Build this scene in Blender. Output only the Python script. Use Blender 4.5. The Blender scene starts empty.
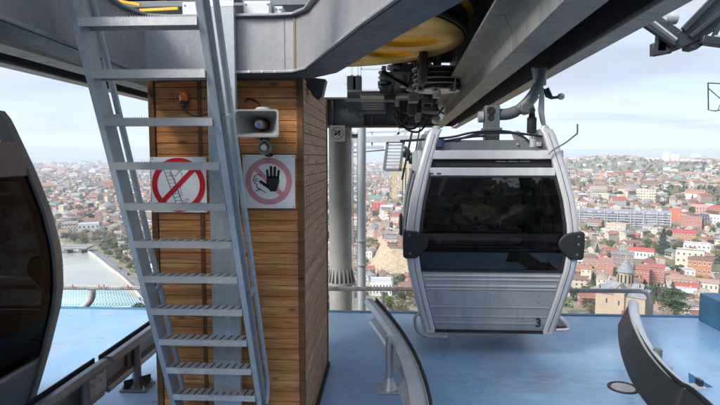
import bpy, bmesh, math, random
import numpy as np
from mathutils import Vector, Matrix, noise as mnoise
R = math.radians
random.seed(7)
rng = np.random.default_rng(11)
scene = bpy.context.scene
COL = scene.collection

# ------------------------------------------------------------------ camera
F = 534.0; EYE = 2.1; PITCH = R(4.82); YAW = R(2.79)
cam_d = bpy.data.cameras.new('camera'); cam = bpy.data.objects.new('camera', cam_d); COL.objects.link(cam)
cam.location = (0, 0, EYE); cam.rotation_euler = (R(90) - PITCH, 0, YAW)
cam_d.sensor_width = 36; cam_d.lens = 36 * F / 720; cam_d.clip_end = 60000; cam_d.clip_start = 0.05
scene.camera = cam
_rot = cam.rotation_euler.to_matrix()
def ray(px, py):
    return _rot @ Vector(((px - 360) / F, (202.5 - py) / F, -1.0))
def at(px, py, Y):
    d = ray(px, py); t = Y / d.y
    return Vector((d.x * t, Y, EYE + d.z * t))
def onz(px, py, z):
    d = ray(px, py); t = (z - EYE) / d.z
    return Vector((d.x * t, d.y * t, z))
def proj(p):
    q = _rot.transposed() @ (Vector(p) - Vector((0, 0, EYE)))
    if q.z > -0.01: return (-9999, -9999)
    return (360 + F * q.x / -q.z, 202.5 - F * q.y / -q.z)

# ------------------------------------------------------------------ object helpers
def link(o, parent=None):
    COL.objects.link(o)
    if parent is not None: o.parent = parent
    return o
def tag(o, label=None, cat=None, group=None, kind=None):
    if label: o['label'] = label
    if cat: o['category'] = cat
    if group: o['group'] = group
    if kind: o['kind'] = kind
    return o
def empty(name, loc=(0, 0, 0), label=None, cat=None, group=None, rz=0):
    o = bpy.data.objects.new(name, None); o.empty_display_size = .1
    o.location = loc; o.rotation_euler = (0, 0, rz); link(o)
    return tag(o, label, cat, group)

class MB:
    """collects shapes and links them as one mesh object"""
    def __init__(s): s.bm = bmesh.new(); s.mi = 0
    def _f(s, vs):
        try:
            f = s.bm.faces.new(vs); f.material_index = s.mi; return f
        except ValueError: return None
    def box(s, c, size, rz=0, mat=None):
        M = Matrix.Translation(c) @ (mat if mat is not None else Matrix.Rotation(rz, 4, 'Z'))
        hx, hy, hz = size[0] / 2, size[1] / 2, size[2] / 2
        v = [s.bm.verts.new(M @ Vector((x * hx, y * hy, z * hz))) for z in (-1, 1) for y in (-1, 1) for x in (-1, 1)]
        for q in ((0, 2, 3, 1), (4, 5, 7, 6), (0, 1, 5, 4), (2, 6, 7, 3), (0, 4, 6, 2), (1, 3, 7, 5)):
            s._f([v[i] for i in q])
        return s
    def bb(s, x0, x1, y0, y1, z0, z1):
        return s.box(((x0 + x1) / 2, (y0 + y1) / 2, (z0 + z1) / 2), (abs(x1 - x0), abs(y1 - y0), abs(z1 - z0)))
    def bar(s, p0, p1, w, h, up=(0, 0, 1)):
        p0 = Vector(p0); p1 = Vector(p1); d = p1 - p0; L = d.length; d.normalize(); up = Vector(up)
        if abs(d.dot(up)) > .99: up = Vector((0, 1, 0))
        x = d.cross(up).normalized(); u = x.cross(d).normalized()
        M = Matrix((x, d, u)).transposed().to_4x4()
        return s.box((p0 + p1) / 2, (w, L, h), mat=M)
    def prism(s, pts, vec):
        """closed polygon pts (3d) extruded by vec"""
        vec = Vector(vec); a = [s.bm.verts.new(p) for p in pts]; b = [s.bm.verts.new(Vector(p) + vec) for p in pts]
        n = len(pts)
        s._f(a[::-1]); s._f(b)
        for i in range(n): s._f([a[i], a[(i + 1) % n], b[(i + 1) % n], b[i]])
        return s
    def tube(s, path, r, seg=12, closed=False, caps=True):
        path = [Vector(p) for p in path]; rings = []
        n = len(path); prev = None
        for i, p in enumerate(path):
            if closed: d = path[(i + 1) % n] - path[i - 1]
            else: d = path[min(i + 1, n - 1)] - path[max(i - 1, 0)]
            d.normalize()
            if prev is None:
                u = Vector((0, 0, 1)) if abs(d.z) < .9 else Vector((1, 0, 0))
                x = d.cross(u).normalized()
            else:
                x = (prev - d * prev.dot(d)).normalized()
            y = d.cross(x).normalized(); prev = x
            rr = r[i] if isinstance(r, (list, tuple)) else r
            rings.append([s.bm.verts.new(p + (x * math.cos(t) + y * math.sin(t)) * rr) for t in [2 * math.pi * k / seg for k in range(seg)]])
        m = n if closed else n - 1
        for i in range(m):
            a, b = rings[i], rings[(i + 1) % n]
            for k in range(seg): s._f([a[k], a[(k + 1) % seg], b[(k + 1) % seg], b[k]])
        if caps and not closed: s._f(rings[0][::-1]); s._f(rings[-1])
        return s
    def cyl(s, p0, p1, r, seg=16): return s.tube([p0, p1], r, seg)
    def lathe(s, prof, c=(0, 0, 0), seg=32, axis='Z', M=None, cap=True):
        c = Vector(c); rings = []
        if M is None:
            M = {'Z': Matrix.Identity(3), 'Y': Matrix.Rotation(R(90), 3, 'X'), 'X': Matrix.Rotation(R(90), 3, 'Y')}[axis]
        for r, h in prof:
            rings.append([s.bm.verts.new(c + M @ Vector((r * math.cos(t), r * math.sin(t), h))) for t in [2 * math.pi * k / seg for k in range(seg)]])
        for a, b in zip(rings, rings[1:]):
            for k in range(seg): s._f([a[k], a[(k + 1) % seg], b[(k + 1) % seg], b[k]])
        if cap and prof[0][0] > 1e-5: s._f(rings[0][::-1])
        if cap and prof[-1][0] > 1e-5: s._f(rings[-1])
        return s
    def sweep(s, path, prof, caps=True):
        """profile (u,v): u to the right of the path (horizontal), v up"""
        path = [Vector(p) for p in path]; n = len(path); rings = []
        for i, p in enumerate(path):
            d = path[min(i + 1, n - 1)] - path[max(i - 1, 0)]; d.normalize()
            x = d.cross(Vector((0, 0, 1))).normalized(); z = x.cross(d).normalized()
            rings.append([s.bm.verts.new(p + x * u + z * v) for u, v in prof])
        m = len(prof)
        for a, b in zip(rings, rings[1:]):
            for k in range(m): s._f([a[k], a[(k + 1) % m], b[(k + 1) % m], b[k]])
        if caps: s._f(rings[0][::-1]); s._f(rings[-1])
        return s
    def grid(s, rows):
        vs = [[s.bm.verts.new(p) for p in r] for r in rows]
        for a, b in zip(vs, vs[1:]):
            for k in range(len(a) - 1): s._f([a[k], a[k + 1], b[k + 1], b[k]])
        return s
    def build(s, name, m, parent=None, bevel=0, angle=35, solid=0, label=None, cat=None, group=None, kind=None, smooth=True, fix=True, seg=2):
        if fix: bmesh.ops.recalc_face_normals(s.bm, faces=s.bm.faces[:])
        me = bpy.data.meshes.new(name); s.bm.to_mesh(me); s.bm.free()
        ms = m if isinstance(m, (list, tuple)) else [m]
        for q in ms: me.materials.append(q)
        if smooth:
            me.polygons.foreach_set('use_smooth', [True] * len(me.polygons)); me.set_sharp_from_angle(angle=R(angle))
        o = bpy.data.objects.new(name, me); link(o, parent)
        if solid:
            k = o.modifiers.new('solid', 'SOLIDIFY'); k.thickness = solid; k.offset = 0
        if bevel:
            k = o.modifiers.new('bevel', 'BEVEL'); k.width = bevel; k.segments = seg; k.limit_method = 'ANGLE'; k.angle_limit = R(40); k.harden_normals = False
        return tag(o, label, cat, group, kind)

def smooth_path(pts, n=8):
    """catmull-rom through the points"""
    P = [Vector(p) for p in pts]; out = []
    for i in range(len(P) - 1):
        p0 = P[max(i - 1, 0)]; p1 = P[i]; p2 = P[i + 1]; p3 = P[min(i + 2, len(P) - 1)]
        for k in range(n):
            t = k / n
            out.append(.5 * ((2 * p1) + (p2 - p0) * t + (2 * p0 - 5 * p1 + 4 * p2 - p3) * t * t + (3 * p1 - p0 - 3 * p2 + p3) * t ** 3))
    out.append(P[-1]); return out

def copy_tree(o, parent=None):
    c = o.copy(); COL.objects.link(c)
    if parent is not None: c.parent = parent
    for ch in list(o.children): copy_tree(ch, c)
    return c

# ------------------------------------------------------------------ materials
class NT:
    def __init__(s, name):
        s.m = bpy.data.materials.new(name); s.m.use_nodes = True; s.t = s.m.node_tree; s.n = s.t.nodes
        s.b = s.n['Principled BSDF']; s.out = s.n['Material Output']
    def node(s, typ, **kw):
        n = s.n.new(typ)
        for k, v in kw.items(): setattr(n, k, v)
        return n
    def l(s, a, b): s.t.links.new(a, b); return b
    def coord(s, scale=(1, 1, 1), out='Object', rot=(0, 0, 0)):
        c = s.node('ShaderNodeTexCoord'); m = s.node('ShaderNodeMapping'); m.inputs['Scale'].default_value = scale
        m.inputs['Rotation'].default_value = rot
        s.l(c.outputs[out], m.inputs[0]); return m.outputs[0]
    def noise(s, scale, vec=None, detail=4, rough=.6, dist=0):
        n = s.node('ShaderNodeTexNoise'); n.inputs['Scale'].default_value = scale; n.inputs['Detail'].default_value = detail
        n.inputs['Roughness'].default_value = rough; n.inputs['Distortion'].default_value = dist
        s.l(vec if vec is not None else s.coord(), n.inputs['Vector']); return n.outputs['Fac']
    def ramp(s, fac, stops):
        r = s.node('ShaderNodeValToRGB'); e = r.color_ramp.elements
        while len(e) < len(stops): e.new(.5)
        for q, (p, c) in zip(e, stops):
            q.position = p; q.color = (*c, 1) if isinstance(c, (tuple, list)) else (c, c, c, 1)
        s.l(fac, r.inputs[0]); return r.outputs[0]
    def mix(s, fac, a, b, mode='MIX'):
        x = s.node('ShaderNodeMix', data_type='RGBA', blend_type=mode)
        for sock, v in ((x.inputs['Factor'], fac), (x.inputs[6], a), (x.inputs[7], b)):
            if isinstance(v, bpy.types.NodeSocket): s.l(v, sock)
            elif isinstance(v, (tuple, list)): sock.default_value = (*v, 1)
            else: sock.default_value = v
        return x.outputs[2]
    def math(s, op, a, b=None, c=None):
        x = s.node('ShaderNodeMath', operation=op)
        for i, v in enumerate((a, b, c)):
            if v is None: continue
            if isinstance(v, bpy.types.NodeSocket): s.l(v, x.inputs[i])
            else: x.inputs[i].default_value = v
        return x.outputs[0]
    def bump(s, h, strength=.3, dist=.01):
        b = s.node('ShaderNodeBump'); b.inputs['Strength'].default_value = strength; b.inputs['Distance'].default_value = dist
        s.l(h, b.inputs['Height']); s.l(b.outputs[0], s.b.inputs['Normal'])
    def base(s, v, rough=.5, metal=0, spec=.5):
        if isinstance(v, bpy.types.NodeSocket): s.l(v, s.b.inputs['Base Color'])
        else: s.b.inputs['Base Color'].default_value = (*v, 1)
        if isinstance(rough, bpy.types.NodeSocket): s.l(rough, s.b.inputs['Roughness'])
        else: s.b.inputs['Roughness'].default_value = rough
        s.b.inputs['Metallic'].default_value = metal
        s.b.inputs['Specular IOR Level'].default_value = spec
        return s.m

def paint(name, c, rough=.45, metal=0, var=.25, scale=2.5, dirt=None, dirt_amt=.5, streak=True, bump=.05):
    """weathered paint: soft tone changes, dirt, vertical streaks, fine scratches"""
    t = NT(name)
    n1 = t.noise(scale, detail=6)
    lo = tuple(x * (1 - var) for x in c); hi = tuple(min(1, x * (1 + var)) for x in c)
    col = t.ramp(n1, [(.3, lo), (.7, hi)])
    d = dirt or tuple(x * .35 for x in c)
    if streak:
        s_ = t.noise(1, t.coord((9, 9, .7)), detail=5, rough=.7)
        col = t.mix(t.math('MULTIPLY', t.ramp(s_, [(.5, 0), (.72, 1)]), dirt_amt), col, d)
    n2 = t.noise(scale * 9, detail=5, rough=.75)
    col = t.mix(t.math('MULTIPLY', t.ramp(n2, [(.58, 0), (.75, 1)]), dirt_amt * .8), col, d)
    rr = t.ramp(n2, [(.3, rough * .8), (.8, min(1, rough * 1.35))])
    t.base(col, rr, metal)
    if bump: t.bump(n2, bump, .004)
    return t.m

def galv(name, c=(.36, .38, .40), tint=(.25, .31, .37), rough=.42, scale=55, metal=.55):
    """galvanised steel with spangle"""
    t = NT(name)
    v = t.node('ShaderNodeTexVoronoi'); v.inputs['Scale'].default_value = scale; t.l(t.coord(), v.inputs['Vector'])
    sp = t.ramp(v.outputs['Color'], [(.1, .88), (.9, 1.12)])
    big = t.noise(1.6, detail=6, rough=.65)
    col = t.mix(t.ramp(big, [(.35, 0), (.68, 1)]), c, tint)
    col = t.mix(.55, col, sp, 'MULTIPLY')
    w = t.noise(3.3, t.coord((2.5, 2.5, .8)), detail=7, rough=.7)
    col = t.mix(t.math('MULTIPLY', t.ramp(w, [(.55, 0), (.75, 1)]), .45), col, tuple(min(1, x * 1.5) for x in c))
    ru = t.noise(2.1, t.coord((6, 6, .9)), detail=6, rough=.75)
    col = t.mix(t.math('MULTIPLY', t.ramp(ru, [(.66, 0), (.8, 1)]), .5), col, (.16, .11, .07))
    t.base(col, t.ramp(big, [(.3, rough * .8), (.7, rough * 1.3)]), metal)
    t.bump(w, .08, .004)
    return t.m

M = {}
M['galv'] = galv('galvanised_steel', c=(.52, .52, .51), tint=(.40, .41, .415), metal=.4)
M['galv_blue'] = galv('galvanised_steel_bluish', c=(.45, .475, .49), tint=(.31, .35, .38), metal=.35)
M['galv_light'] = galv('galvanised_steel_pale', c=(.52, .54, .55), tint=(.42, .45, .47), metal=.35)
M['pillar'] = galv('weathered_pillar_steel', c=(.30, .30, .285), tint=(.22, .225, .215), metal=.2)
M['mast'] = galv('mast_steel', c=(.36, .39, .41), tint=(.28, .31, .33), metal=.2)
M['galv_dark'] = galv('galvanised_steel_dark', c=(.20, .21, .22), tint=(.14, .16, .18), metal=.4)
M['beam_grey'] = galv('primed_beam_steel', c=(.31, .31, .315), tint=(.235, .245, .26), metal=.35, scale=70)
M['fairing'] = paint('grey_fairing_paint', (.17, .18, .175), .5, dirt=(.07, .065, .06), dirt_amt=.45, scale=1.2)
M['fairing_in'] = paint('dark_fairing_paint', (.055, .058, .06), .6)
M['lip'] = paint('pale_fairing_lip', (.33, .30, .265), .6, dirt=(.13, .11, .09), scale=1.5)
M['black'] = paint('black_rubber', (.013, .014, .016), .55, var=.4, streak=False)
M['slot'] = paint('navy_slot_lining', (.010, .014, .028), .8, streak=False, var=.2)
M['dark_steel'] = paint('dark_greasy_steel', (.05, .052, .055), .4, metal=.6, dirt=(.02, .018, .015))
M['yellow'] = paint('yellow_machine_paint', (.92, .44, .012), .42, dirt=(.25, .16, .05), scale=1.5, dirt_amt=.35)
M['wheel_plate'] = paint('dirty_yellow_plate', (.60, .385, .10), .45, var=.15, dirt=(.28, .19, .08), scale=2, dirt_amt=.5, streak=False)
M['cabin'] = paint('silver_cabin_paint', (.56, .56, .565), .34, metal=.25, var=.08, dirt=(.22, .21, .2), dirt_amt=.3)
M['cabin_panel'] = paint('silver_cabin_panel', (.42, .425, .43), .38, metal=.3, var=.1, dirt=(.17, .16, .15), dirt_amt=.35)
M['cabin_in'] = paint('cabin_interior_grey', (.07, .075, .08), .6, streak=False)
M['seat_blue'] = paint('blue_bench_plastic', (.012, .04, .11), .45, streak=False)
M['white_box'] = paint('pale_grey_cabinet', (.55, .57, .58), .45, var=.08, dirt=(.3, .3, .29), dirt_amt=.3)
M['conc'] = paint('concrete_post', (.30, .295, .27), .85, var=.15, dirt=(.17, .15, .12))
M['pipe'] = paint('weathered_rail_pipe', (.40, .38, .35), .6, metal=.1, dirt=(.2, .11, .06), dirt_amt=.9, scale=6)
M['horn'] = paint('beige_horn_plastic', (.27, .27, .25), .45, var=.07, dirt=(.2, .18, .15), dirt_amt=.35)
M['cable'] = paint('black_cable', (.012, .012, .013), .4, streak=False)
M['orange'] = paint('orange_lens', (.75, .17, .015), .2, streak=False, var=.1)
M['sign_white'] = paint('white_sign_enamel', (.80, .80, .78), .35, var=.03, dirt=(.5, .44, .36), dirt_amt=.25)
M['sign_red'] = paint('red_sign_print', (.52, .015, .02), .35, var=.1, streak=False, dirt=(.4, .1, .08))
M['sign_pink'] = paint('faded_pink_sign_print', (.64, .26, .29), .4, var=.07, streak=False, dirt=(.6, .4, .4))
M['sign_black'] = paint('black_sign_print', (.012, .012, .014), .4, streak=False)
M['blue_wall'] = paint('blue_kerb_paint', (.045, .15, .26), .5, dirt=(.03, .08, .13))
M['chrome'] = paint('brushed_steel', (.62, .62, .62), .22, metal=.9, var=.05, streak=False, dirt=(.4, .4, .4))
M['skin'] = paint('skin', (.42, .25, .18), .5, streak=False, var=.05, dirt=(.36, .2, .15))
M['shirt'] = paint('grey_cloth', (.18, .19, .2), .9, streak=False)
M['hair'] = paint('dark_hair', (.02, .015, .012), .7, streak=False)
M['trousers'] = paint('dark_denim', (.03, .04, .07), .9, streak=False)

def mk_glass(name, tint=(.035, .04, .045), gloss=1.0):
    t = NT(name); t.n.remove(t.b)
    fr = t.node('ShaderNodeFresnel'); fr.inputs[0].default_value = 1.6
    g = t.node('ShaderNodeBsdfGlossy'); g.inputs['Roughness'].default_value = .02; g.inputs['Color'].default_value = (.9, .92, .95, 1)
    n = t.noise(1.3, detail=2); b = t.node('ShaderNodeBump'); b.inputs['Strength'].default_value = .05; b.inputs['Distance'].default_value = .02
    t.l(n, b.inputs['Height']); t.l(b.outputs[0], g.inputs['Normal'])
    tr = t.node('ShaderNodeBsdfTransparent'); tr.inputs[0].default_value = (*tint, 1)
    mx = t.node('ShaderNodeMixShader'); t.l(t.math('MULTIPLY', fr.outputs[0], gloss), mx.inputs[0]); t.l(tr.outputs[0], mx.inputs[1]); t.l(g.outputs[0], mx.inputs[2])
    t.l(mx.outputs[0], t.out.inputs[0]); return t.m
M['glass'] = mk_glass('dark_tinted_glass', (.10, .11, .12), .85)
M['glass_clear'] = mk_glass('dark_tinted_side_glass', (.12, .125, .13), .32)

def mk_deck():
    t = NT('blue_deck_paint')
    big = t.noise(.55, t.coord((1, 1, 1)), detail=7, rough=.65)
    col = t.ramp(big, [(.3, (.165, .30, .47)), (.55, (.235, .39, .55)), (.75, (.34, .47, .58))])
    w = t.noise(1.1, t.coord((1, .55, 1)), detail=9, rough=.72, dist=.4)
    col = t.mix(t.math('MULTIPLY', t.ramp(w, [(.53, 0), (.66, 1)]), .55), col, (.25, .29, .33))
    w3 = t.noise(.9, t.coord((1.6, .7, 1), rot=(0, 0, .5)), detail=8, rough=.75)
    col = t.mix(t.math('MULTIPLY', t.ramp(w3, [(.57, 0), (.66, 1)]), .6), col, (.38, .38, .34))
    sc = t.noise(5, t.coord((.35, 2.6, 1), rot=(0, 0, .35)), detail=9, rough=.8)
    col = t.mix(t.math('MULTIPLY', t.ramp(sc, [(.56, 0), (.64, 1)]), .6), col, (.09, .13, .19))
    # grimy scraped patch where the cabins stop
    tc_ = t.node('ShaderNodeTexCoord'); mp_ = t.node('ShaderNodeMapping'); mp_.inputs['Location'].default_value = (-1.35 * .75, -4.95 * 1.5, 0); mp_.inputs['Scale'].default_value = (.75, 1.5, 1); t.l(tc_.outputs['Object'], mp_.inputs[0])
    ln = t.node('ShaderNodeVectorMath', operation='LENGTH'); t.l(mp_.outputs[0], ln.inputs[0])
    blob = t.ramp(ln.outputs['Value'], [(.0, 1), (1.0, 0)])
    gr = t.noise(3.2, t.coord((1, 3.5, 1)), detail=9, rough=.78, dist=.6)
    col = t.mix(t.math('MULTIPLY', t.math('MULTIPLY', t.ramp(gr, [(.42, 0), (.6, 1)]), blob), .85), col, (.17, .18, .19))
    col = t.mix(t.math('MULTIPLY', t.math('MULTIPLY', t.ramp(gr, [(.62, 0), (.68, 1)]), blob), .7), col, (.40, .44, .48))
    fine = t.noise(45, detail=5, rough=.7)
    col = t.mix(t.math('MULTIPLY', t.ramp(fine, [(.5, 0), (.8, 1)]), .3), col, (.08, .12, .17))
    t.base(col, t.ramp(w, [(.35, .20), (.62, .45)]), 0, .5)
    h = t.math('ADD', t.math('MULTIPLY', w, .6), t.math('MULTIPLY', fine, .25))
    t.bump(h, .25, .012)
    return t.m
M['deck'] = mk_deck()

def mk_wood(name, cols, grey=0):
    t = NT(name)
    c = t.node('ShaderNodeTexCoord'); sx = t.node('ShaderNodeSeparateXYZ'); t.l(c.outputs['Object'], sx.inputs[0])
    k = t.math('FLOOR', t.math('DIVIDE', sx.outputs[2], PLANK))
    wn = t.node('ShaderNodeTexWhiteNoise', noise_dimensions='1D'); t.l(k, wn.inputs['W'])
    # shift the grain plank by plank
    comb = t.node('ShaderNodeCombineXYZ'); t.l(t.math('MULTIPLY', wn.outputs[0], 37.0), comb.inputs[0]); t.l(t.math('MULTIPLY', wn.outputs[0], 11.0), comb.inputs[1])
    add = t.node('ShaderNodeVectorMath', operation='ADD'); t.l(c.outputs['Object'], add.inputs[0]); t.l(comb.outputs[0], add.inputs[1])
    mp = t.node('ShaderNodeMapping'); mp.inputs['Scale'].default_value = (2.0, 2.0, 26); t.l(add.outputs[0], mp.inputs[0])
    grain = t.noise(1.6, mp.outputs[0], detail=8, rough=.68, dist=1.1)
    mp2 = t.node('ShaderNodeMapping'); mp2.inputs['Scale'].default_value = (1.3, 1.3, 4); t.l(add.outputs[0], mp2.inputs[0])
    blot = t.noise(2.2, mp2.outputs[0], detail=6, rough=.6)
    col = t.ramp(wn.outputs[0], [(0, cols[0]), (.5, cols[1]), (1, cols[2])])
    col = t.mix(t.ramp(grain, [(.38, .0), (.64, .72)]), col, tuple(x * .36 for x in cols[1]))
    col = t.mix(t.ramp(blot, [(.45, 0), (.7, .55)]), col, cols[3])
    vo = t.node('ShaderNodeTexVoronoi'); vo.inputs['Scale'].default_value = 1.0
    mp3 = t.node('ShaderNodeMapping'); mp3.inputs['Scale'].default_value = (3.2, 3.2, 9); t.l(add.outputs[0], mp3.inputs[0]); t.l(mp3.outputs[0], vo.inputs['Vector'])
    col = t.mix(t.ramp(vo.outputs['Distance'], [(.06, .85), (.17, 0)]), col, tuple(x * .2 for x in cols[1]))
    t.base(col, .6, 0, .35); t.bump(grain, .5, .003)
    return t.m
PLANK = .0775
M['wood'] = mk_wood('varnished_pine_planks', [(.78, .35, .11), (.56, .23, .07), (.86, .47, .18), (.28, .105, .038)])
M['wood_side'] = mk_wood('weathered_side_planks', [(.68, .36, .20), (.52, .26, .14), (.74, .43, .26), (.34, .165, .095)])
M['wood_trim'] = mk_wood('pine_trim', [(.20, .095, .035), (.17, .08, .03), (.22, .11, .04), (.1, .05, .02)])
M['arm_grey'] = galv('grey_cast_arm', c=(.17, .185, .20), tint=(.11, .125, .14), metal=.3)
M['arm_dark'] = galv('dark_arm_steel', c=(.045, .055, .065), tint=(.028, .034, .042), metal=.3)
M['cabin_shaded'] = paint('silver_cabin_paint_shaded', (.16, .16, .165), .4, metal=.2, var=.1, dirt_amt=.3)  # silver shell of the left cabin with its shade put into the colour
# ================================================================== deck and its fittings
def Z(h): return EYE + h
m = MB(); m.bb(-9, 9.5, -4, 7.08, -.35, 0); m.build('deck', M['deck'], kind='structure', smooth=False)
m = MB(); m.bb(-9, 9.5, -4, .55, .004, .5); m.build('unseen_dark_platform', paint('unseen_dark_platform_floor', (.085, .085, .088), .8, streak=False), kind='structure', smooth=False)  # unseen platform behind the camera, added to darken the cabin window reflection
m = MB(); m.bb(-9, 9.5, 7.085, 7.16, -.42, .012); m.build('deck_edge_strip', M['blue_wall'], kind='structure', smooth=False, bevel=.006)

# round cover in the floor
c = onz(623, 388, 0)
cov = MB().lathe([(.0, .006), (.10, .006), (.104, .002), (.104, .0)], (c.x, c.y, .001), 40).build('drain_cover', M['conc'],
      label='round drain cover let into the blue deck near the curved guide rail', cat='drain cover')
rg = MB(); rg.lathe([(.106, .001), (.108, .008), (.132, .008), (.134, .001)], (c.x, c.y, 0), 40)
for k in range(22):
    a = k * math.tau / 22; rg.box((c.x + .12 * math.cos(a), c.y + .12 * math.sin(a), .009), (.016, .02, .006), rz=a)
rg.build('rim', M['dark_steel'], cov)

# blue kerb block far right, steel gusset
kb = MB(); kb.bb(4.05, 7.5, 5.6, 6.98, 0.002, .36)
kb.build('parapet_block', M['blue_wall'], bevel=.012, label='low blue painted block at the right end of the deck edge', cat='parapet')
a, b, c2 = onz(690, 388, .003), onz(713, 387, .003), at(689, 373, onz(690, 388, 0).y)
MB().prism([a, b, c2], (0, .012, 0)).build('steel_gusset', M['blue_wall'], label='small triangular dark blue gusset standing on the deck beside the curved rail', cat='gusset')

# handrail beyond the deck edge
rail = empty('handrail', (0, 7.3, 0), 'weathered pipe handrail running low along the far edge of the deck', 'handrail')
rail.location = (0, 0, 0)
YR = 7.3
pts = [at(40, 287.5, YR), at(200, 288.3, YR), at(400, 289, YR), at(560, 290.5, YR), at(640, 291, YR)]
path = smooth_path(pts, 10)
e = path[-1]
path += [e + Vector((.07, .0, -.015)), e + Vector((.115, 0, -.06)), e + Vector((.13, 0, -.14)), e + Vector((.13, -.02, -.5))]
path[0:0] = [path[0] + Vector((-4, 0, .02))]
MB().tube(path, .030, 14).build('pipe', M['pipe'], rail)
m = MB(); q = [at(92, 290, YR), at(91, 299, YR), at(84, 307, YR), at(72, 313, YR), at(60, 316, YR)]
m.tube(smooth_path(q, 6), .05, 12); m.build('post', M['pipe'], rail)
for px in (383, 560):
    p = at(px, 290, YR); MB().cyl((p.x, YR, p.z - .03), (p.x, YR, -.6), .022, 10).build('post', M['galv'], rail)
# thin cord wound on the rail with red ties
cord = MB(); L = path[1:-4]
for i in range(len(L) - 1):
    p, q2 = L[i], L[i + 1]; n = 10
    for k in range(n):
        t0 = k / n
        pa = p.lerp(q2, t0); pb = p.lerp(q2, t0 + .5 / n)
        cord.tube([pa + Vector((0, -.032, -.012)), pb + Vector((0, -.026, .026))], .005, 5)
cord.build('cord', M['conc'], rail)
for px in (73, 99, 104, 128, 150, 640, 600):
    p = at(px, 287, YR - .05); MB().box((p.x, p.y, p.z + .01), (.010, .012, .045)).build('tie', M['sign_red'], rail)

# ================================================================== guide rails for the cabins
def guide(name, path, side, label, posts, tube_r=.028, hgt=.27, mats=None, flange=True):
    """side=+1: tube and rubber lip on the right of the path"""
    g = empty(name, (path[0][0], path[0][1], 0), label, 'guide rail', 'cabin guide rails on the deck'); g.location = (0, 0, 0)
    mt = mats or (M['galv'], M['galv_light'], M['black'])
    P = smooth_path(path, 8); s = side
    MB().sweep(P, [(0, 0), (0, -hgt), (s * .012, -hgt), (s * .012, 0)] if flange else [(0, 0), (.105, -.27), (.115, -.262), (.012, .006)]).build('side_plate', mt[0], g, bevel=.002)
    if flange: MB().sweep(P, [(s * (.012), .004), (s * .05, .03), (s * .10, .03), (s * .13, .0), (s * .13, -.02), (s * .09, .005), (s * .05, .005), (s * .014, -.02)]).build('top_flange', mt[1], g, bevel=.002)
    MB().sweep(P, [(-s * .004, .035), (-s * .016, .035), (-s * .016, -hgt * .2), (-s * .004, -hgt * .2)]).build('rubber_strip', mt[2], g)
    if not flange: return g, P
    lowp = [p + Vector((0, 0, -hgt + .035)) for p in P]
    MB().sweep(lowp, [(s * .014, -.03), (s * .06, -.045), (s * .075, -.02), (s * .06, .01), (s * .014, .03)]).build('lower_rib', mt[0], g, bevel=.002)
    for (x, y, zt) in posts:
        pc = MB(); pc.tube([(x, y, .05), (x, y, zt)], .036, 18)
        po = pc.build('post', mt[0], g)
        MB().tube([(x, y, zt - .001), (x, y, zt + .006)], .03, 14).build('post_cap', M['galv_light'], po)
        f = MB(); f.box((x, y, .012), (.24, .22, .02)); f.build('base_plate', M['galv_dark'], po, bevel=.003)
        f = MB(); f.lathe([(.04, .11), (.05, .09), (.085, .03), (.09, .022)], (x, y, 0), 8)
        for k in range(4):
            an = k * math.pi / 2 + .78
            f.box((x + .07 * math.cos(an), y + .07 * math.sin(an), .06), (.1, .01, .08), rz=an)
        f.build('foot', M['dark_steel'], po)
        for sx in (-1, 1):
            for sy in (-1, 1):
                MB().lathe([(.014, 0), (.014, .016), (.007, .017), (.007, .036), (0, .036)], (x + sx * .095, y + sy * .085, .022), 6).build('bolt', M['galv_light'], po)
        # bracket from the post to the plate
    return g, P

# left rail (px outlines on the z=.45 plane)
zt = .45
lp = [onz(150, 322.5, zt), onz(137, 330, zt), onz(110, 347, zt), onz(80, 365, zt), onz(55, 380, zt), onz(10, 404, zt)]
x0 = -2.33
lp = [Vector((x0 - .0, 5.6, zt)), Vector((x0, 5.0, zt)), Vector((x0, 4.14, zt))]
lp2 = [Vector((x0 - .02, 4.10, zt - .005)), Vector((x0 - .03, 3.4, zt - .005)), Vector((x0 - .04, 1.8, zt - .005))]
gl, _ = guide('guide_rail', lp, -1, 'straight galvanised guide rail on posts passing behind the ladder foot, left track', [(x0 + .07, 4.62, .47)], mats=(M['galv_dark'], M['galv_dark'], M['black']))
MB().box((x0 + .03, 4.62, .33), (.02, .2, .26)).build('bracket', M['galv_dark'], gl, bevel=.003)
gl2, _ = guide('guide_rail', lp2, -1, 'nearer galvanised rail section bolted on below the dark cabin at the left edge', [(x0 + .05, 3.82, .46)], mats=(M['galv_dark'], M['galv_dark'], M['black']))
m = MB(); m.box((x0 + .03, 4.02, .32), (.02, .26, .24)); m.build('splice_plate', M['galv'], gl2, bevel=.003)
for k in range(3):
    for j in range(2):
        MB().lathe([(.016, 0), (.016, .014), (.008, .015), (.008, .03), (0, .03)], (x0 + .04, 3.95 + j * .12, .24 + k * .07), 6, 'X').build('bolt', M['galv_light'], gl2)

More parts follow.
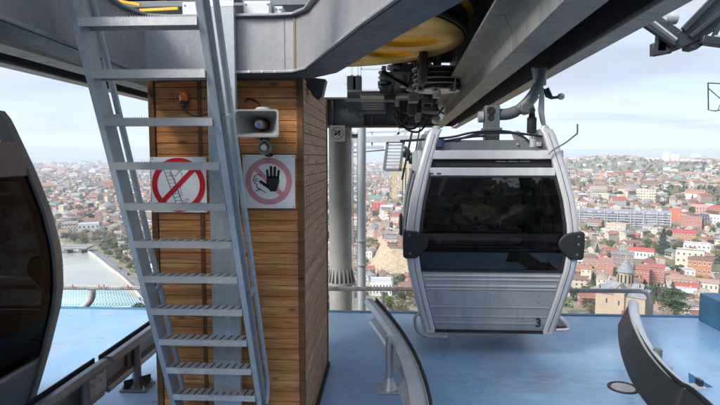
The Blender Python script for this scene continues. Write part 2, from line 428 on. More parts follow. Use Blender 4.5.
# centre rail: flares to the left at its far end
cp = [onz(375, 300.5, zt), onz(379, 305, zt), onz(389, 317, zt), onz(400, 332, zt), onz(411, 350, zt), onz(419, 367, zt)]
cp2 = [onz(419, 367.5, zt), onz(425, 385, zt), onz(429.5, 405, zt), onz(433, 430, zt), Vector((.38, 2.2, zt))]
gc, P = guide('guide_rail', cp, +1, 'centre galvanised guide rail with rubber edge, flaring away between box and silver cabin', [])
pb = onz(389, 390, 0)
x, y = pb.x, pb.y
po = MB().tube([(x, y, .05), (x, y, .50)], .033, 18).build('post', M['galv'], gc)
MB().box((x, y, .012), (.2, .2, .02)).build('base_plate', M['galv'], po, bevel=.003)
f = MB().lathe([(.036, .12), (.045, .1), (.08, .03), (.085, .022)], (x, y, 0), 12); f.build('foot', M['galv'], po)
for sx in (-1, 1):
    for sy in (-1, 1): MB().lathe([(.014, 0), (.014, .016), (0, .02)], (x + sx * .08, y + sy * .08, .022), 6).build('bolt', M['galv_light'], po)
p1 = onz(402, 350, zt)
MB().prism([(x, y, .46), (x, y, .2), (x + .10, y - .03, .2), (x + .13, y - .02, .43)], (0, .012, 0)).build('bracket', M['galv'], gc, bevel=.003)
gc2, P2 = guide('guide_rail', cp2, +1, 'nearest centre guide rail section, cut by the lower picture edge', [])
q = onz(405, 372, .42)
sp = MB(); sp.box((q.x + .015, q.y - .28, .32), (.11, .6, .012), mat=Matrix.Rotation(R(8), 4, 'Z') @ Matrix.Rotation(R(-62), 4, 'Y'))
sp.build('splice_plate', M['galv_light'], gc2, bevel=.003)
for k in range(7):
    MB().lathe([(.014, 0), (.012, .012), (0, .014)], (q.x + .05 + .012 * k * .5, q.y - .05 - k * .07, .36), 8).build('bolt', M['dark_steel'], gc2)

# right curved guide
rp = [onz(630, 304, zt), onz(631.5, 316, zt), onz(636, 331, zt), onz(645, 349, zt), onz(658, 366, zt), onz(678, 385, zt), onz(700, 400, zt), Vector((2.02, 2.4, zt))]
gr, P = guide('guide_rail', rp, +1, 'curved guide rail with dark rubber face, right of the silver cabin', [], hgt=.31, flange=False,
              mats=(M['black'], M['galv_light'], M['black']))
MB().tube([p + Vector((.034, .0, -.0)) for p in P[:46]], [.055 - .03 * min(1, i / 45) for i in range(46)], 16).build('top_tube', M['galv_light'], gr)
b = onz(664, 401, 0)
f = MB(); f.tube([(b.x, b.y, .02), (b.x + .02, b.y, .3)], [.07, .035], 10); f.build('foot', M['conc'], gr)
MB().box((b.x, b.y, .012), (.2, .18, .02)).build('base_plate', M['galv'], gr, bevel=.003)
t_ = onz(653, 349, .5); MB().tube([(t_.x + .04, t_.y, .2), (t_.x + .04, t_.y, .5)], .035, 14).build('post', M['galv_dark'], gr)
br = onz(684, 384, .36); MB().box((br.x + .05, br.y, .34), (.2, .09, .02)).build('bracket', M['galv_light'], gr, bevel=.002)
MB().box((br.x + .12, br.y + .01, .37), (.03, .06, .05)).build('clip', M['dark_steel'], gr)

# ================================================================== plank clad box
bx = empty('plank_clad_box', (-1.1, 4.5, 0), 'tall box clad in brown pine boards standing under the grey steel beam', 'clad box'); bx.location = (0, 0, 0)
BX0, BX1, BY0, BY1, BT = -1.648, -.585, 3.70, 5.26, 2.66
XA, XB = at(214, 300, BY0).x, at(237.5, 300, BY0).x          # strip covered by the cable tray
XB = at(234, 300, BY0).x
def planks_front(x0, x1):
    m = MB(); k = 0; z = 0.03
    while z < BT - .01:
        w = min(PLANK - .0032, BT - z); o = random.uniform(-.0015, .0015)
        m.bb(x0, x1, BY0 + o, BY0 + .02, z, z + w); z += PLANK
    return m
planks_front(BX0 + .035, XA).build('front_boards', M['wood'], bx, bevel=.0035, smooth=False)
planks_front(XB, BX1 - .03).build('front_boards', M['wood'], bx, bevel=.0035, smooth=False)
m = MB(); z = .03
while z < BT - .01:
    o = random.uniform(-.0015, .0015); m.bb(BX1 - .02, BX1 + o, BY0 + .035, BY1 - .03, z, min(BT, z + PLANK - .0032)); z += PLANK
m.build('side_boards', M['wood_side'], bx, bevel=.0035, smooth=False)
m = MB(); m.bb(BX0, BX0 + .02, BY0 + .035, BY1, .03, BT); m.build('side_boards', M['wood'], bx)
m = MB(); m.bb(BX0 + .022, BX1 - .024, BY0 + .024, BY1 - .02, .02, BT - .003); m.build('core', M['black'], bx)
for (x0_, x1_, y0_, y1_) in ((BX0 - .012, BX0 + .032, BY0 - .012, BY0 + .032), (BX1 - .032, BX1 + .012, BY0 - .012, BY0 + .032), (BX1 - .025, BX1 + .010, BY1 - .03, BY1)):
    MB().bb(x0_, x1_, y0_, y1_, .012, BT + .004).build('corner_trim', M['wood_trim'], bx, bevel=.004)
for xx in (at(207, 300, BY0).x - .018, at(236.5, 300, BY0).x + .016):
    MB().bb(xx - .014, xx + .014, BY0 - .010, BY0 - .002, .02, BT).build('batten', M['wood_trim'], bx, bevel=.002)
MB().bb(BX0 + .034, BX1 - .034, BY0 - .010, BY0 - .002, BT - .035, BT).build('top_trim', M['wood_trim'], bx, bevel=.002)
MB().bb(BX1 - .03, BX1 + .03, BY0 + .03, BY1, .004, .03).build('base_flashing', M['black'], bx)
nl = MB(); z = .03 + PLANK / 2
while z < BT - .02:
    for xx in (BX0 + .055, XA - .05, XB + .05, BX1 - .055):
        nl.lathe([(.0032, 0), (.0026, .0012), (0, .0015)], (xx + random.uniform(-.004, .004), BY0 - .0012, z + random.uniform(-.012, .012)), 6, 'Y')
    z += PLANK
nl.build('nail_heads', M['dark_steel'], bx, smooth=False)

# cable tray up the front
tx0, tx1 = at(209.5, 200, 3.45).x, at(237, 200, 3.45).x
tr = MB(); tr.bb(tx0, tx1, 3.455, 3.461, .01, 3.06)
tr.bb(tx0, tx0 + .006, 3.461, 3.50, .01, 3.06); tr.bb(tx1 - .006, tx1, 3.461, 3.50, .01, 3.06)
cy = [(3.455, 3.062), (3.462, 3.10), (3.482, 3.135), (3.515, 3.157), (3.56, 3.165), (3.7, 3.165)]
for (ya, za), (yb, zb) in zip(cy, cy[1:]):
    tr.prism([(tx0, ya, za), (tx0, yb, zb), (tx0, yb, zb - .012), (tx0, ya + .008, za - .003)], (tx1 - tx0, 0, 0))
tray = tr.build('cable_tray', M['galv_blue'], bevel=.0025, label='tall flat galvanised cable duct running up the front of the board-clad box', cat='cable duct')
for z in (.5, 1.25, 2.0, 2.55):
    for s in (-1, 1): MB().lathe([(.008, 0), (.007, .005), (0, .006)], ((tx0 + tx1) / 2 + s * .06, 3.455, z), 8, 'Y').build('screw', M['chrome'], tray)

# ================================================================== signs and devices on the box
def ring_pts(cx, cz, r, y, n=56): return [(cx + r * math.cos(t), y, cz + r * math.sin(t)) for t in [2 * math.pi * k / n for k in range(n)]]
def flat_ring(cx, cz, r0, r1, y, th=.0012, n=64):
    m = MB(); a = ring_pts(cx, cz, r0, y, n); b = ring_pts(cx, cz, r1, y, n)
    for k in range(n):
        j = (k + 1) % n; m.prism([a[k], a[j], b[j], b[k]], (0, -th, 0))
    bmesh.ops.remove_doubles(m.bm, verts=m.bm.verts[:], dist=1e-5)
    return m
def strip(m, pts, w, y, th=.001):
    for (xa, za), (xb, zb) in zip(pts, pts[1:]):
        d = Vector((xb - xa, zb - za)); L = d.length
        if L < 1e-6: continue
        n = Vector((-d.y, d.x)) / L * w / 2
        m.prism([(xa + n.x, y, za + n.y), (xb + n.x, y, zb + n.y), (xb - n.x, y, zb - n.y), (xa - n.x, y, za - n.y)], (0, -th, 0))
def sign_plate(name, x0, x1, z0, z1, y, label):
    o = MB().bb(x0, x1, y - .003, y, z0, z1).build(name, M['sign_white'], bevel=.001, label=label, cat='sign')
    for sx in (x0 + .012, x1 - .012):
        for sz in (z0 + .012, z1 - .012):
            MB().lathe([(.005, 0), (.004, .002), (0, .003)], (sx, y - .003, sz), 8, 'Y', ).build('screw', M['galv_dark'], o)
    return o
Yf = BY0 - .014
# left: climbing prohibited
A = at(150.5, 157, Yf); B = at(207.5, 212.5, Yf)
B.x = at(208, 212, Yf).x
s1 = sign_plate('prohibition_sign', A.x, B.x - .005, B.z, A.z, Yf, 'white sign with red ring and bar over a climbing figure, behind the ladder')
cx, cz, r = (A.x + B.x) / 2 - .004, (A.z + B.z) / 2 + .0, .186
r = (B.x - A.x) * .475
yy = Yf - .0032
fig = MB()
k = r / 1.0
def fp(u, v): return (cx + u * k, cz + v * k)
strip(fig, [fp(-.62, .78), fp(-.02, -.95)], .0045, yy); strip(fig, [fp(-.40, .82), fp(.20, -.88)], .0045, yy)
for i in range(13):
    t0 = i / 12; strip(fig, [fp(-.60 + .58 * t0, .70 - 1.55 * t0), fp(-.39 + .58 * t0, .72 - 1.55 * t0)], .0028, yy)
strip(fig, [fp(-.02, .60), fp(.04, .70), fp(.13, .68), fp(.15, .58), fp(.07, .50), fp(-.02, .55), fp(-.02, .60)], .0032, yy)
strip(fig, [fp(.05, .50), fp(-.12, .32), fp(-.30, .42), fp(-.32, .36), fp(-.14, .22), fp(-.10, .0), fp(-.2, -.25), fp(-.12, -.28), fp(.02, .02)], .0032, yy)
strip(fig, [fp(.10, .50), fp(.16, .30), fp(.10, .1), fp(.06, -.12), fp(.12, -.4), fp(.05, -.42), fp(-.03, -.15)], .0032, yy)
strip(fig, [fp(.1, -.62), fp(.34, -.5), fp(.38, -.56), fp(.14, -.70)], .0028, yy)
fig.build('climbing_figure', paint('grey_sign_print', (.09, .09, .095), .5, streak=False), s1, smooth=False)
flat_ring(cx, cz, r * .80, r, yy - .0012).build('red_ring', M['sign_red'], s1, smooth=False)
m = MB(); strip(m, [(cx - r * .62, cz - r * .62), (cx + r * .62, cz + r * .62)], r * .17, yy - .0014, .0012); m.build('red_bar', M['sign_red'], s1, smooth=False)
# right: no entry hand
A = at(242.5, 154.8, Yf); B = at(295.5, 208.3, Yf)
s2 = sign_plate('prohibition_sign', A.x, B.x, B.z, A.z, Yf, 'white sign with faded pink ring and black open hand, below the loudspeaker')
cx, cz = (A.x + B.x) / 2 - .002, (A.z + B.z) / 2 + .002; r = (B.x - A.x) * .445; k = r
flat_ring(cx, cz, r * .76, r, yy).build('pink_ring', M['sign_pink'], s2, smooth=False)
m = MB(); strip(m, [(cx - r * .58, cz + r * .58), (cx + r * .58, cz - r * .58)], r * .2, yy - .0003, .0010); m.build('pink_bar', M['sign_pink'], s2, smooth=False)
face = MB()
strip(face, [fp(-.30, .22), fp(-.42, .30), fp(-.58, .24), fp(-.66, .08), fp(-.60, -.06), fp(-.50, -.13), fp(-.52, -.26), fp(-.36, -.32)], .005, yy - .0013)
strip(face, [fp(-.44, .1), fp(-.56, .12), fp(-.56, -.0), fp(-.46, .02)], .004, yy - .0013); strip(face, [fp(-.58, -.42), fp(-.40, -.34), fp(-.24, -.40), fp(-.1, -.5)], .005, yy - .0013)
face.build('face_outline', M['sign_black'], s2, smooth=False)
hd = MB()
palm = [fp(u, v) for u, v in ((-.02, -.30), (-.10, -.16), (-.08, .12), (.0, .22), (.44, .22), (.46, .0), (.40, -.22), (.32, -.42), (.08, -.44))]
hd.prism([(u, yy - .0014, v) for u, v in palm], (0, -.0014, 0))
def finger(p0, p1, w):
    a_, b_ = Vector(fp(*p0)), Vector(fp(*p1)); d = (b_ - a_).normalized(); n = Vector((-d.y, d.x)) * w * k / 2; pts = []
    for t in range(9):
        an = math.pi * t / 8; pts.append(b_ + n * math.cos(an) + d * (w * k / 2) * math.sin(an))
    pts = [a_ + n] + pts + [a_ - n]
    hd.prism([(p.x, yy - .0014, p.y) for p in pts], (0, -.0014, 0))
finger((-.02, .1), (-.06, .46), .105); finger((.115, .15), (.11, .60), .115); finger((.255, .15), (.275, .58), .115); finger((.39, .1), (.44, .44), .10)
finger((.0, -.25), (-.34, -.02), .13)
hd.build('black_hand', M['sign_black'], s2, smooth=False)

# orange beacon
p = at(185.5, 104, Yf)
bc = MB().lathe([(.036, 0), (.036, .012), (.03, .018), (0, .018)], (p.x, Yf - .03, p.z), 20).build('beacon_light', M['dark_steel'], label='small orange warning beacon on the boards behind the ladder', cat='beacon')
MB().lathe([(.030, .018), (.031, .05), (.028, .075), (.02, .086), (0, .088)], (p.x, Yf - .03, p.z), 24).build('lens', M['orange'], bc)
m = MB(); a_ = p + Vector((0, -.02, 0)); m.tube(smooth_path([a_, a_ + Vector((.0, .0, -.03)), a_ + Vector((.04, 0, -.075)), a_ + Vector((.1, 0, -.085)), a_ + Vector((.16, .0, -.07))], 6), .005, 8); m.build('cable', M['cable'], bc)

# horn loudspeaker: rectangular flared mouth
hc = at(257, 123.5, 3.36); hw, hh = .138, .083
hs = empty('horn_loudspeaker', (0, 0, 0), 'beige horn loudspeaker with wide rectangular mouth on the boarded box', 'loudspeaker')
def rr(w, h, y, n=5, rad=.02):
    o = []
    for (sx, sz, a0) in ((1, 1, 0), (-1, 1, 90), (-1, -1, 180), (1, -1, 270)):
        for i in range(n):
            a = R(a0 + 90 * i / (n - 1)); o.append(Vector((hc.x + sx * (w - rad) + rad * math.cos(a), y, hc.z + sz * (h - rad) + rad * math.sin(a))))
    return o
def loftm(rings, close=True):
    m = MB(); vs = [[m.bm.verts.new(p) for p in r_] for r_ in rings]
    for a, b in zip(vs, vs[1:]):
        for i in range(len(a)): m._f([a[i], a[(i + 1) % len(a)], b[(i + 1) % len(b)], b[i]])
    return m
rings = [rr(.035, .03, 3.62, rad=.025), rr(.045, .035, 3.56), rr(.075, .05, 3.48), rr(.118, .07, 3.40), rr(hw, hh, 3.355), rr(hw + .004, hh + .004, 3.35), rr(hw + .004, hh + .004, 3.343),
         rr(hw - .006, hh - .006, 3.343), rr(hw - .012, hh - .012, 3.36), rr(.108, .062, 3.41), rr(.062, .042, 3.49), rr(.03, .026, 3.57, rad=.02)]
m = loftm(rings); m._f([v for v in m.bm.verts][-20:]); m.build('flare', M['horn'], hs, angle=50)
MB().lathe([(.0, .0), (.022, .002), (.028, .012), (.03, .05), (.034, .11), (.034, .16)], (hc.x, 3.40, hc.z), 24, M=Matrix.Rotation(R(-90), 3, 'X')).build('driver_cone', M['horn'], hs)
MB().lathe([(0, .0), (.013, .0), (.014, .003)], (hc.x, 3.397, hc.z - .004), 20, M=Matrix.Rotation(R(-90), 3, 'X')).build('blue_badge', paint('blue_badge', (.02, .09, .35), .4, streak=False), hs)
MB().lathe([(.055, 0), (.055, .02), (.04, .035), (.0, .04)], (hc.x + .015, 3.47, hc.z + .075), 20).build('rear_cap', M['horn'], hs)
m = MB(); m.bb(hc.x - .02, hc.x + .02, 3.56, 3.69, hc.z - .015, hc.z + .015); m.build('bracket', M['dark_steel'], hs)
m = MB(); m.tube(smooth_path([(hc.x + .03, 3.5, hc.z + .1), (hc.x - .02, 3.55, hc.z + .12), (hc.x - .06, 3.64, hc.z + .16), (hc.x - .13, 3.68, hc.z + .19), (hc.x - .16, 3.68, hc.z + .17)], 7), .006, 8)
m.build('cable', M['cable'], hs)
# round siren
sc_ = at(264.5, 147.5, 3.60)
sr = MB().lathe([(.024, .09), (.034, .07), (.036, .03), (.047, .012), (.05, 0), (.046, -.004), (.034, .012), (.028, .03), (.0, .03)], sc_, 28, M=Matrix.Rotation(R(-90), 3, 'X')).build('round_siren', M['horn'], label='small round grey siren below the horn loudspeaker', cat='siren')
MB().lathe([(.0, .0), (.02, .0), (.021, .02)], (sc_.x, sc_.y - .006, sc_.z), 20, 'Y').build('hub', M['galv'], sr)
m = MB(); m.bb(sc_.x - .012, sc_.x + .012, 3.60, 3.69, sc_.z + .03, sc_.z + .075); m.build('bracket', M['dark_steel'], sr)
m = MB(); a_ = Vector((hc.x - .045, 3.66, hc.z - .03))
m.tube(smooth_path([a_, a_ + Vector((.0, 0, -.10)), a_ + Vector((.005, 0, -.13)), a_ + Vector((.03, -.01, -.165)), a_ + Vector((.06, -.02, -.175)), a_ + Vector((.08, -.02, -.165)), Vector((sc_.x, 3.64, sc_.z - .04))], 7), .0065, 8)
m.build('cable', M['cable'], sr)

# ================================================================== ladder
LXC = -1.142; HW = .279
def lpt(z, off=0.0):      # centre line of the ladder at height z, off = distance towards the box
    y_ = 2.46 + (3.40 - 2.46) * (Z(.64) - z) / (Z(.64) - Z(-1.58))
    return y_ + off
ld = empty('steel_ladder', (0, 0, 0), 'steep galvanised steel ladder with flat treads leaning in front of the boarded box', 'ladder')
zb, zt_ = .02, 3.9
for s in (-1, 1):
    x = LXC + s * (HW + .018)
    y0, y1 = lpt(zb), lpt(zt_); d = Vector((0, y1 - y0, zt_ - zb)).normalized(); nrm = Vector((0, d.z, -d.y))
    a_, b_ = Vector((x, y0, zb)), Vector((x, y1, zt_))
    st = MB(); st.bar(a_, b_, .10 * 0 + .034, .012, up=nrm)                      # front flange
    st.bar(a_ + nrm * .052 - Vector((s * .0135, 0, 0)), b_ + nrm * .052 - Vector((s * .0135, 0, 0)), .007, .092, up=nrm)
    st.bar(a_ + nrm * .104, b_ + nrm * .104, .034, .010, up=nrm)
    st.build('stile', M['galv_blue'], ld, bevel=.0025)
    # hand rail behind
    hr = MB(); xo = x + s * .012
    pth = [Vector((xo, lpt(zt_) + .24, zt_)), Vector((xo, lpt(.62) + .23, .62)), Vector((xo, lpt(.5) + .215, .5)), Vector((xo, lpt(.42) + .17, .42)), Vector((xo, lpt(.38) + .1, .38))]
    pth = [pth[0]] + smooth_path(pth[1:], 5)
    hr.tube(pth, .017, 12)
    h_ = hr.build('handrail', M['galv_blue'], ld)
    for zz in (1.25, 2.3, 3.3):
        MB().bar((xo, lpt(zz) + .09, zz), (xo, lpt(zz) + .23, zz + .03), .02, .02).build('strut', M['galv_blue'], h_)
NT_ = 13
for i in range(-1, 14):
    z = Z(-1.588) + i * .2222
    if z < .1: continue
    y = lpt(z)
    td = MB(); td.bb(LXC - HW, LXC + HW, y - .012, y - .008, z - .032, z + .006); td.bb(LXC - HW, LXC + HW, y + .10, y + .104, z - .028, z)
    td.bb(LXC - HW, LXC + HW, y - .008, y + .10, z - .004, z)
    # serrated edge and slots
    n = 46
    for k in range(n):
        x = LXC - HW + (k + .5) * 2 * HW / n; td.box((x, y - .010, z + .008), (.005, .006, .005))
    o = td.build('tread', M['galv'], ld, smooth=False)
    sl = MB()
    for k in range(11):
        x = LXC - HW + .035 + k * .0485; sl.prism([(x, y + .0, z + .0015), (x + .007, y + .0, z + .0015), (x + .017, y + .095, z + .0015), (x + .010, y + .095, z + .0015)], (0, 0, .002))
    sl.build('tread_slots', M['dark_steel'], o, smooth=False)
for s in (-1, 1):
    MB().bb(LXC + s * (HW + .018) - .05, LXC + s * (HW + .018) + .05, lpt(.0) - .03, lpt(.0) + .15, .002, .014).build('foot_plate', M['galv'], ld, bevel=.002)

# ================================================================== steel beam frame over the box
fr = empty('steel_beam', (0, 0, 0), 'broad grey steel beam on top of the boarded box, kinking up to the right', 'steel beam')
hb, ht = Z(.545), Z(.925)
Yb = 3.50
def web_beam(name, pts_f, w, mtl, zb0=None, zt0=None, dz=None):
    """box beam: front bottom line pts_f (x,y), thickness w to the back"""
    m = MB(); dz = dz or [0] * len(pts_f); zb0 = zb0 or hb; zt0 = zt0 or ht
    for i in range(len(pts_f) - 1): pass
    P = [Vector((x, y, 0)) for x, y in pts_f]
    offs = []
    for i in range(len(P)):
        d = (P[min(i + 1, len(P) - 1)] - P[max(i - 1, 0)]).normalized(); offs.append(Vector((-d.y, d.x, 0)) * w)
    rings = []
    for p, o, q in zip(P, offs, dz):
        rings.append([m.bm.verts.new(v) for v in (p + Vector((0, 0, zb0 + q)), p + o + Vector((0, 0, zb0 + q)), p + o + Vector((0, 0, zt0 + q)), p + Vector((0, 0, zt0 + q)))])
    for a, b in zip(rings, rings[1:]):
        for k in range(4): m._f([a[k], a[(k + 1) % 4], b[(k + 1) % 4], b[k]])
    m._f(rings[0][::-1]); m._f(rings[-1])
    return m
line = [(-1.42, -1.6), (-1.50, 1.2), (-1.53, 2.2), (-1.56, 2.8), (-1.60, 3.25), (-1.55, 3.46), (-1.42, Yb), (-.72, Yb), (-.60, Yb - .02), (-.50, Yb - .14), (-.11, 2.29), (.07, 1.84), (.35, 1.1), (1.28, -1.35)]
def shape_beam(o0, o1, z0, z1):
    """strip between horizontal offsets o0..o1 (to the back/left) and heights z0..z1"""
    m = MB(); P = [Vector((x, y, 0)) for x, y in line]; rings = []
    for i in range(len(P)):
        d0 = (P[i] - P[max(i - 1, 0)]); d1 = (P[min(i + 1, len(P) - 1)] - P[i])
        d0 = d0.normalized() if d0.length else d1.normalized(); d1 = d1.normalized() if d1.length else d0
        d = (d0 + d1).normalized(); n = Vector((-d.y, d.x, 0)) / max(.5, d.dot(d1))
        a, b = P[i] + n * o0, P[i] + n * o1
        rings.append([m.bm.verts.new(v) for v in (a + Vector((0, 0, z0)), b + Vector((0, 0, z0)), b + Vector((0, 0, z1)), a + Vector((0, 0, z1)))])
    for a, b in zip(rings, rings[1:]):
        for k in range(4): m._f([a[k], a[(k + 1) % 4], b[(k + 1) % 4], b[k]])
    m._f(rings[0][::-1]); m._f(rings[-1]); return m
shape_beam(.02, .19, hb + .02, ht - .02).build('web', M['beam_grey'], fr, angle=25)
shape_beam(-.012, .22, hb, hb + .018).build('bottom_flange', M['beam_grey'], fr, angle=25, bevel=.004)
shape_beam(-.012, .22, ht - .018, ht).build('top_flange', M['beam_grey'], fr, angle=25, bevel=.004)
# rust run and weld seams
for (x, y) in ((-1.33, Yb + .026), (-.66, Yb + .012)):
    MB().bb(x - .004, x + .004, y - .003, y + .01, hb + .02, ht - .02).build('weld_seam', M['galv_dark'], fr)
rust = paint('rust_run', (.21, .16, .09), .8, var=.3)
MB().bb(-.60, -.585, Yb - .012, Yb - .004, hb + .03, ht - .03).build('rust_run', rust, fr)
# gusset under the right arm
m = MB(); m.prism([at(px_, py_, 3.95) for px_, py_ in ((302, 76), (326, 79), (324, 88), (322, 97), (318, 100), (313, 96), (307, 86))], (0, .12, 0)); m.build('bearing_foot', M['dark_steel'], fr, bevel=.008)
soff = paint('soffit_shade_tone', (.06, .075, .095), .5)  # dark sheet below the flange paints in the beam's underside shade
shape_beam(.004, .205, hb - .006, hb - .002).build('soffit_shade', soff, fr, angle=25)
for k_ in range(9):
    xx = -1.40 + k_ * .085
    MB().lathe([(.009, 0), (.009, .006), (0, .008)], (xx, Yb - .012, hb + .009), 6, 'Y').build('bolt', M['galv'], fr)
# cabinets standing on the beam
q = at(241, 10, 3.62)
def cabinet(px0, px1, y0, y1, Y, label):
    a, b = at(px0, y0, Y), at(px1, y1, Y); o = MB().bb(a.x, b.x, Y, Y + .22, ht + .004, a.z).build('junction_box', M['white_box'], bevel=.006, label=label, cat='junction box', group='junction boxes on the beam')
    MB().bb(a.x + .01, b.x - .01, Y - .006, Y, ht + .012, a.z - .012).build('lid', M['white_box'], o, bevel=.002)
    for s in (a.x + .02, b.x - .02): MB().lathe([(.006, 0), (.005, .004), (0, .005)], (s, Y - .006, a.z - .024), 8, 'Y').build('screw', M['galv_dark'], o)
cabinet(243, 271, 1, 22, 3.56, 'pale grey junction box on the beam, right of the cable duct')
cabinet(182, 222, 2, 22, 3.56, 'pale grey junction box on the beam, hidden partly by the ladder')
cabinet(273.5, 283, 6, 22, 3.6, 'narrowest pale junction box, at the beam kink')
# ================================================================== bullwheel
bw = empty('bullwheel', (-.95, 7.6, 3.7), 'huge yellow horizontal bullwheel under the station roof', 'bullwheel')
m = MB(); loops = [[Vector((2.0 * math.cos(math.tau * t / 96), 2.0 * math.sin(math.tau * t / 96), 0)) for t in range(96)]]
for k in range(9):
    a = k * math.tau / 9; lp_ = []
    for t in range(28):
        th = math.tau * t / 28; u, v = 1.27 + .40 * math.cos(th), .31 * math.sin(th); lp_.append(Vector((u * math.cos(a) - v * math.sin(a), u * math.sin(a) + v * math.cos(a), 0)))
    loops.append(lp_)
edges = []
for lp_ in loops:
    vs_ = [m.bm.verts.new(p) for p in lp_]; edges += [m.bm.edges.new((vs_[t], vs_[(t + 1) % len(vs_)])) for t in range(len(vs_))]
bmesh.ops.triangle_fill(m.bm, use_beauty=True, use_dissolve=False, edges=edges)
plate = m.build('bottom_plate', M['wheel_plate'], bw, solid=.012)
m = MB()
for k in range(9):          # hole collars
    a = k * math.tau / 9; c_ = Vector((1.27 * math.cos(a), 1.27 * math.sin(a), 0)); r0, r1 = [], []
    for t in range(28):
        th = math.tau * t / 28
        for L_, e in ((r0, 0), (r1, .012)):
            u, v = (.40 + e) * math.cos(th), (.31 + e) * math.sin(th); L_.append(c_ + Vector((u * math.cos(a) - v * math.sin(a), u * math.sin(a) + v * math.cos(a), 0)))
    va = [m.bm.verts.new(p + Vector((0, 0, .0))) for p in r0]; vb = [m.bm.verts.new(p + Vector((0, 0, .054))) for p in r0]
    for t in range(28): m._f([va[t], va[(t + 1) % 28], vb[(t + 1) % 28], vb[t]])
m.build('hole_collars', M['yellow'], bw)
MB().lathe([(0, .055), (1.85, .055), (1.85, .075), (0, .075)], (0, 0, 0), 96).build('top_plate', M['yellow'], bw)
MB().lathe([(1.86, .02), (2.04, .02), (2.06, .05), (2.0, .09), (1.96, .13), (2.0, .17), (2.06, .21), (2.04, .25), (1.86, .25), (1.86, .02)], (0, 0, 0), 96, cap=False).build('rim', M['black'], bw)
MB().lathe([(1.9, .26), (2.10, .26), (2.12, .3), (2.10, .34), (1.9, .34), (1.9, .26)], (0, 0, 0), 96, cap=False).build('guard_ring', M['yellow'], bw)
MB().lathe([(0, -.1), (.3, -.1), (.34, -.02), (.34, 0)], (0, 0, 0), 40).build('hub', M['dark_steel'], bw)
MB().lathe([(.0, .3), (.22, .3), (.22, .62), (0, .62)], (0, 0, 0), 30).build('axle', M['dark_steel'], bw)

# yellow framed grating just above the beam
gp = empty('overhead_grating', (0, 0, 0), 'yellow edged dark grating above the beam behind the ladder top', 'grating')
for pxa, ya, pxb, yb_ in ((108, -1, 140, 5), (140, 10.5, 178, 8.5)):
    a, b = at(pxa, ya, 3.75), at(pxb, yb_, 3.75); MB().bar(a, b, .02, .018).build('yellow_edge', M['yellow'], gp)
a = at(112, 6, 3.9); b = at(360, 6, 3.9); m = MB()
z0 = Z(1.12)
for k in range(40):
    x = -2.1 + k * .05; m.bar((x, 3.95, z0), (x + .4, 5.4, z0 + .25), .012, .03)
m.bar((-2.15, 3.95, z0), (-.1, 3.95, z0), .03, .04); m.bar((-1.8, 5.4, z0 + .25), (.3, 5.4, z0 + .25), .03, .04)
m.build('grille', M['galv_dark'], gp, smooth=False)

# ================================================================== station canopy: fairings both sides
CX = -1.03
cn = empty('station_canopy', (0, 0, 0), 'dark grey cable car station canopy with deep side fairings overhead', 'canopy')
def mir(x, s): return CX + (x - CX) * s
FY0, FY1 = -2.5, 17.5
def skew(y, s): return .032 * (y - 6.2) if s > 0 else 0.0
def profile_piece(name, pts, mtl, s, y0, y1, seg=2.2, gap=.007, off=0, bev=.004):
    y = y0 + off; ms = MB(); first = True
    yb = [y0]; 
    while y + seg < y1: y += seg; yb.append(y)
    yb.append(y1)
    for ya, yc in zip(yb, yb[1:]):
        poly = [(mir(x, s) + skew(ya, s), ya + gap, Z(h)) for x, h in pts]
        ms.prism(poly, (skew(yc, s) - skew(ya, s), yc - ya - 2 * gap, 0))
    return ms.build(name, mtl, cn, smooth=False, bevel=bev, seg=1)
for s in (1, -1):
    profile_piece('inner_fairing', [(1.44, .95), (1.17, .95), (1.165, 1.13), (1.10, 1.28), (.95, 1.28), (.95, 1.31), (1.12, 1.31), (1.20, 1.14), (1.20, .98), (1.44, .98)], M['fairing'], s, FY0, FY1, 2.2, off=.9)
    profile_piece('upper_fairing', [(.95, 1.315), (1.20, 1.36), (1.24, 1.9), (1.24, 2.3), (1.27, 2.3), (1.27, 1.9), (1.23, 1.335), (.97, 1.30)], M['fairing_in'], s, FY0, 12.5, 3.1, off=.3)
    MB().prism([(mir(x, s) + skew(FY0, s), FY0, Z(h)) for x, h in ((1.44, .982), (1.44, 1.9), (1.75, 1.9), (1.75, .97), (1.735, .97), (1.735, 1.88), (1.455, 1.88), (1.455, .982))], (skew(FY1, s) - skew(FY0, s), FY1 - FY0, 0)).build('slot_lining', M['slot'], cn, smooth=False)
    profile_piece('outer_fairing_lip', [(1.76, .96), (1.745, .935), (1.90, .925), (1.945, .96), (1.99, 1.12), (2.02, 2.3), (1.99, 2.3), (1.96, 1.13), (1.92, .975)], M['lip'], s, FY0, FY1, 2.9, off=.5, bev=.006)
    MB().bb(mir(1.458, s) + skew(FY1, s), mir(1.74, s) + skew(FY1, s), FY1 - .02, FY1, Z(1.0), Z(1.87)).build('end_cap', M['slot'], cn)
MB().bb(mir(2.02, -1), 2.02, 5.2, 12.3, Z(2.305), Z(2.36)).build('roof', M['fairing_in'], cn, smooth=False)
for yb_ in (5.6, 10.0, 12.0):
    MB().bb(mir(2.0, -1) , 1.98, yb_, yb_ + .2, Z(2.1), Z(2.30)).build('roof_beam', M['fairing_in'], cn)

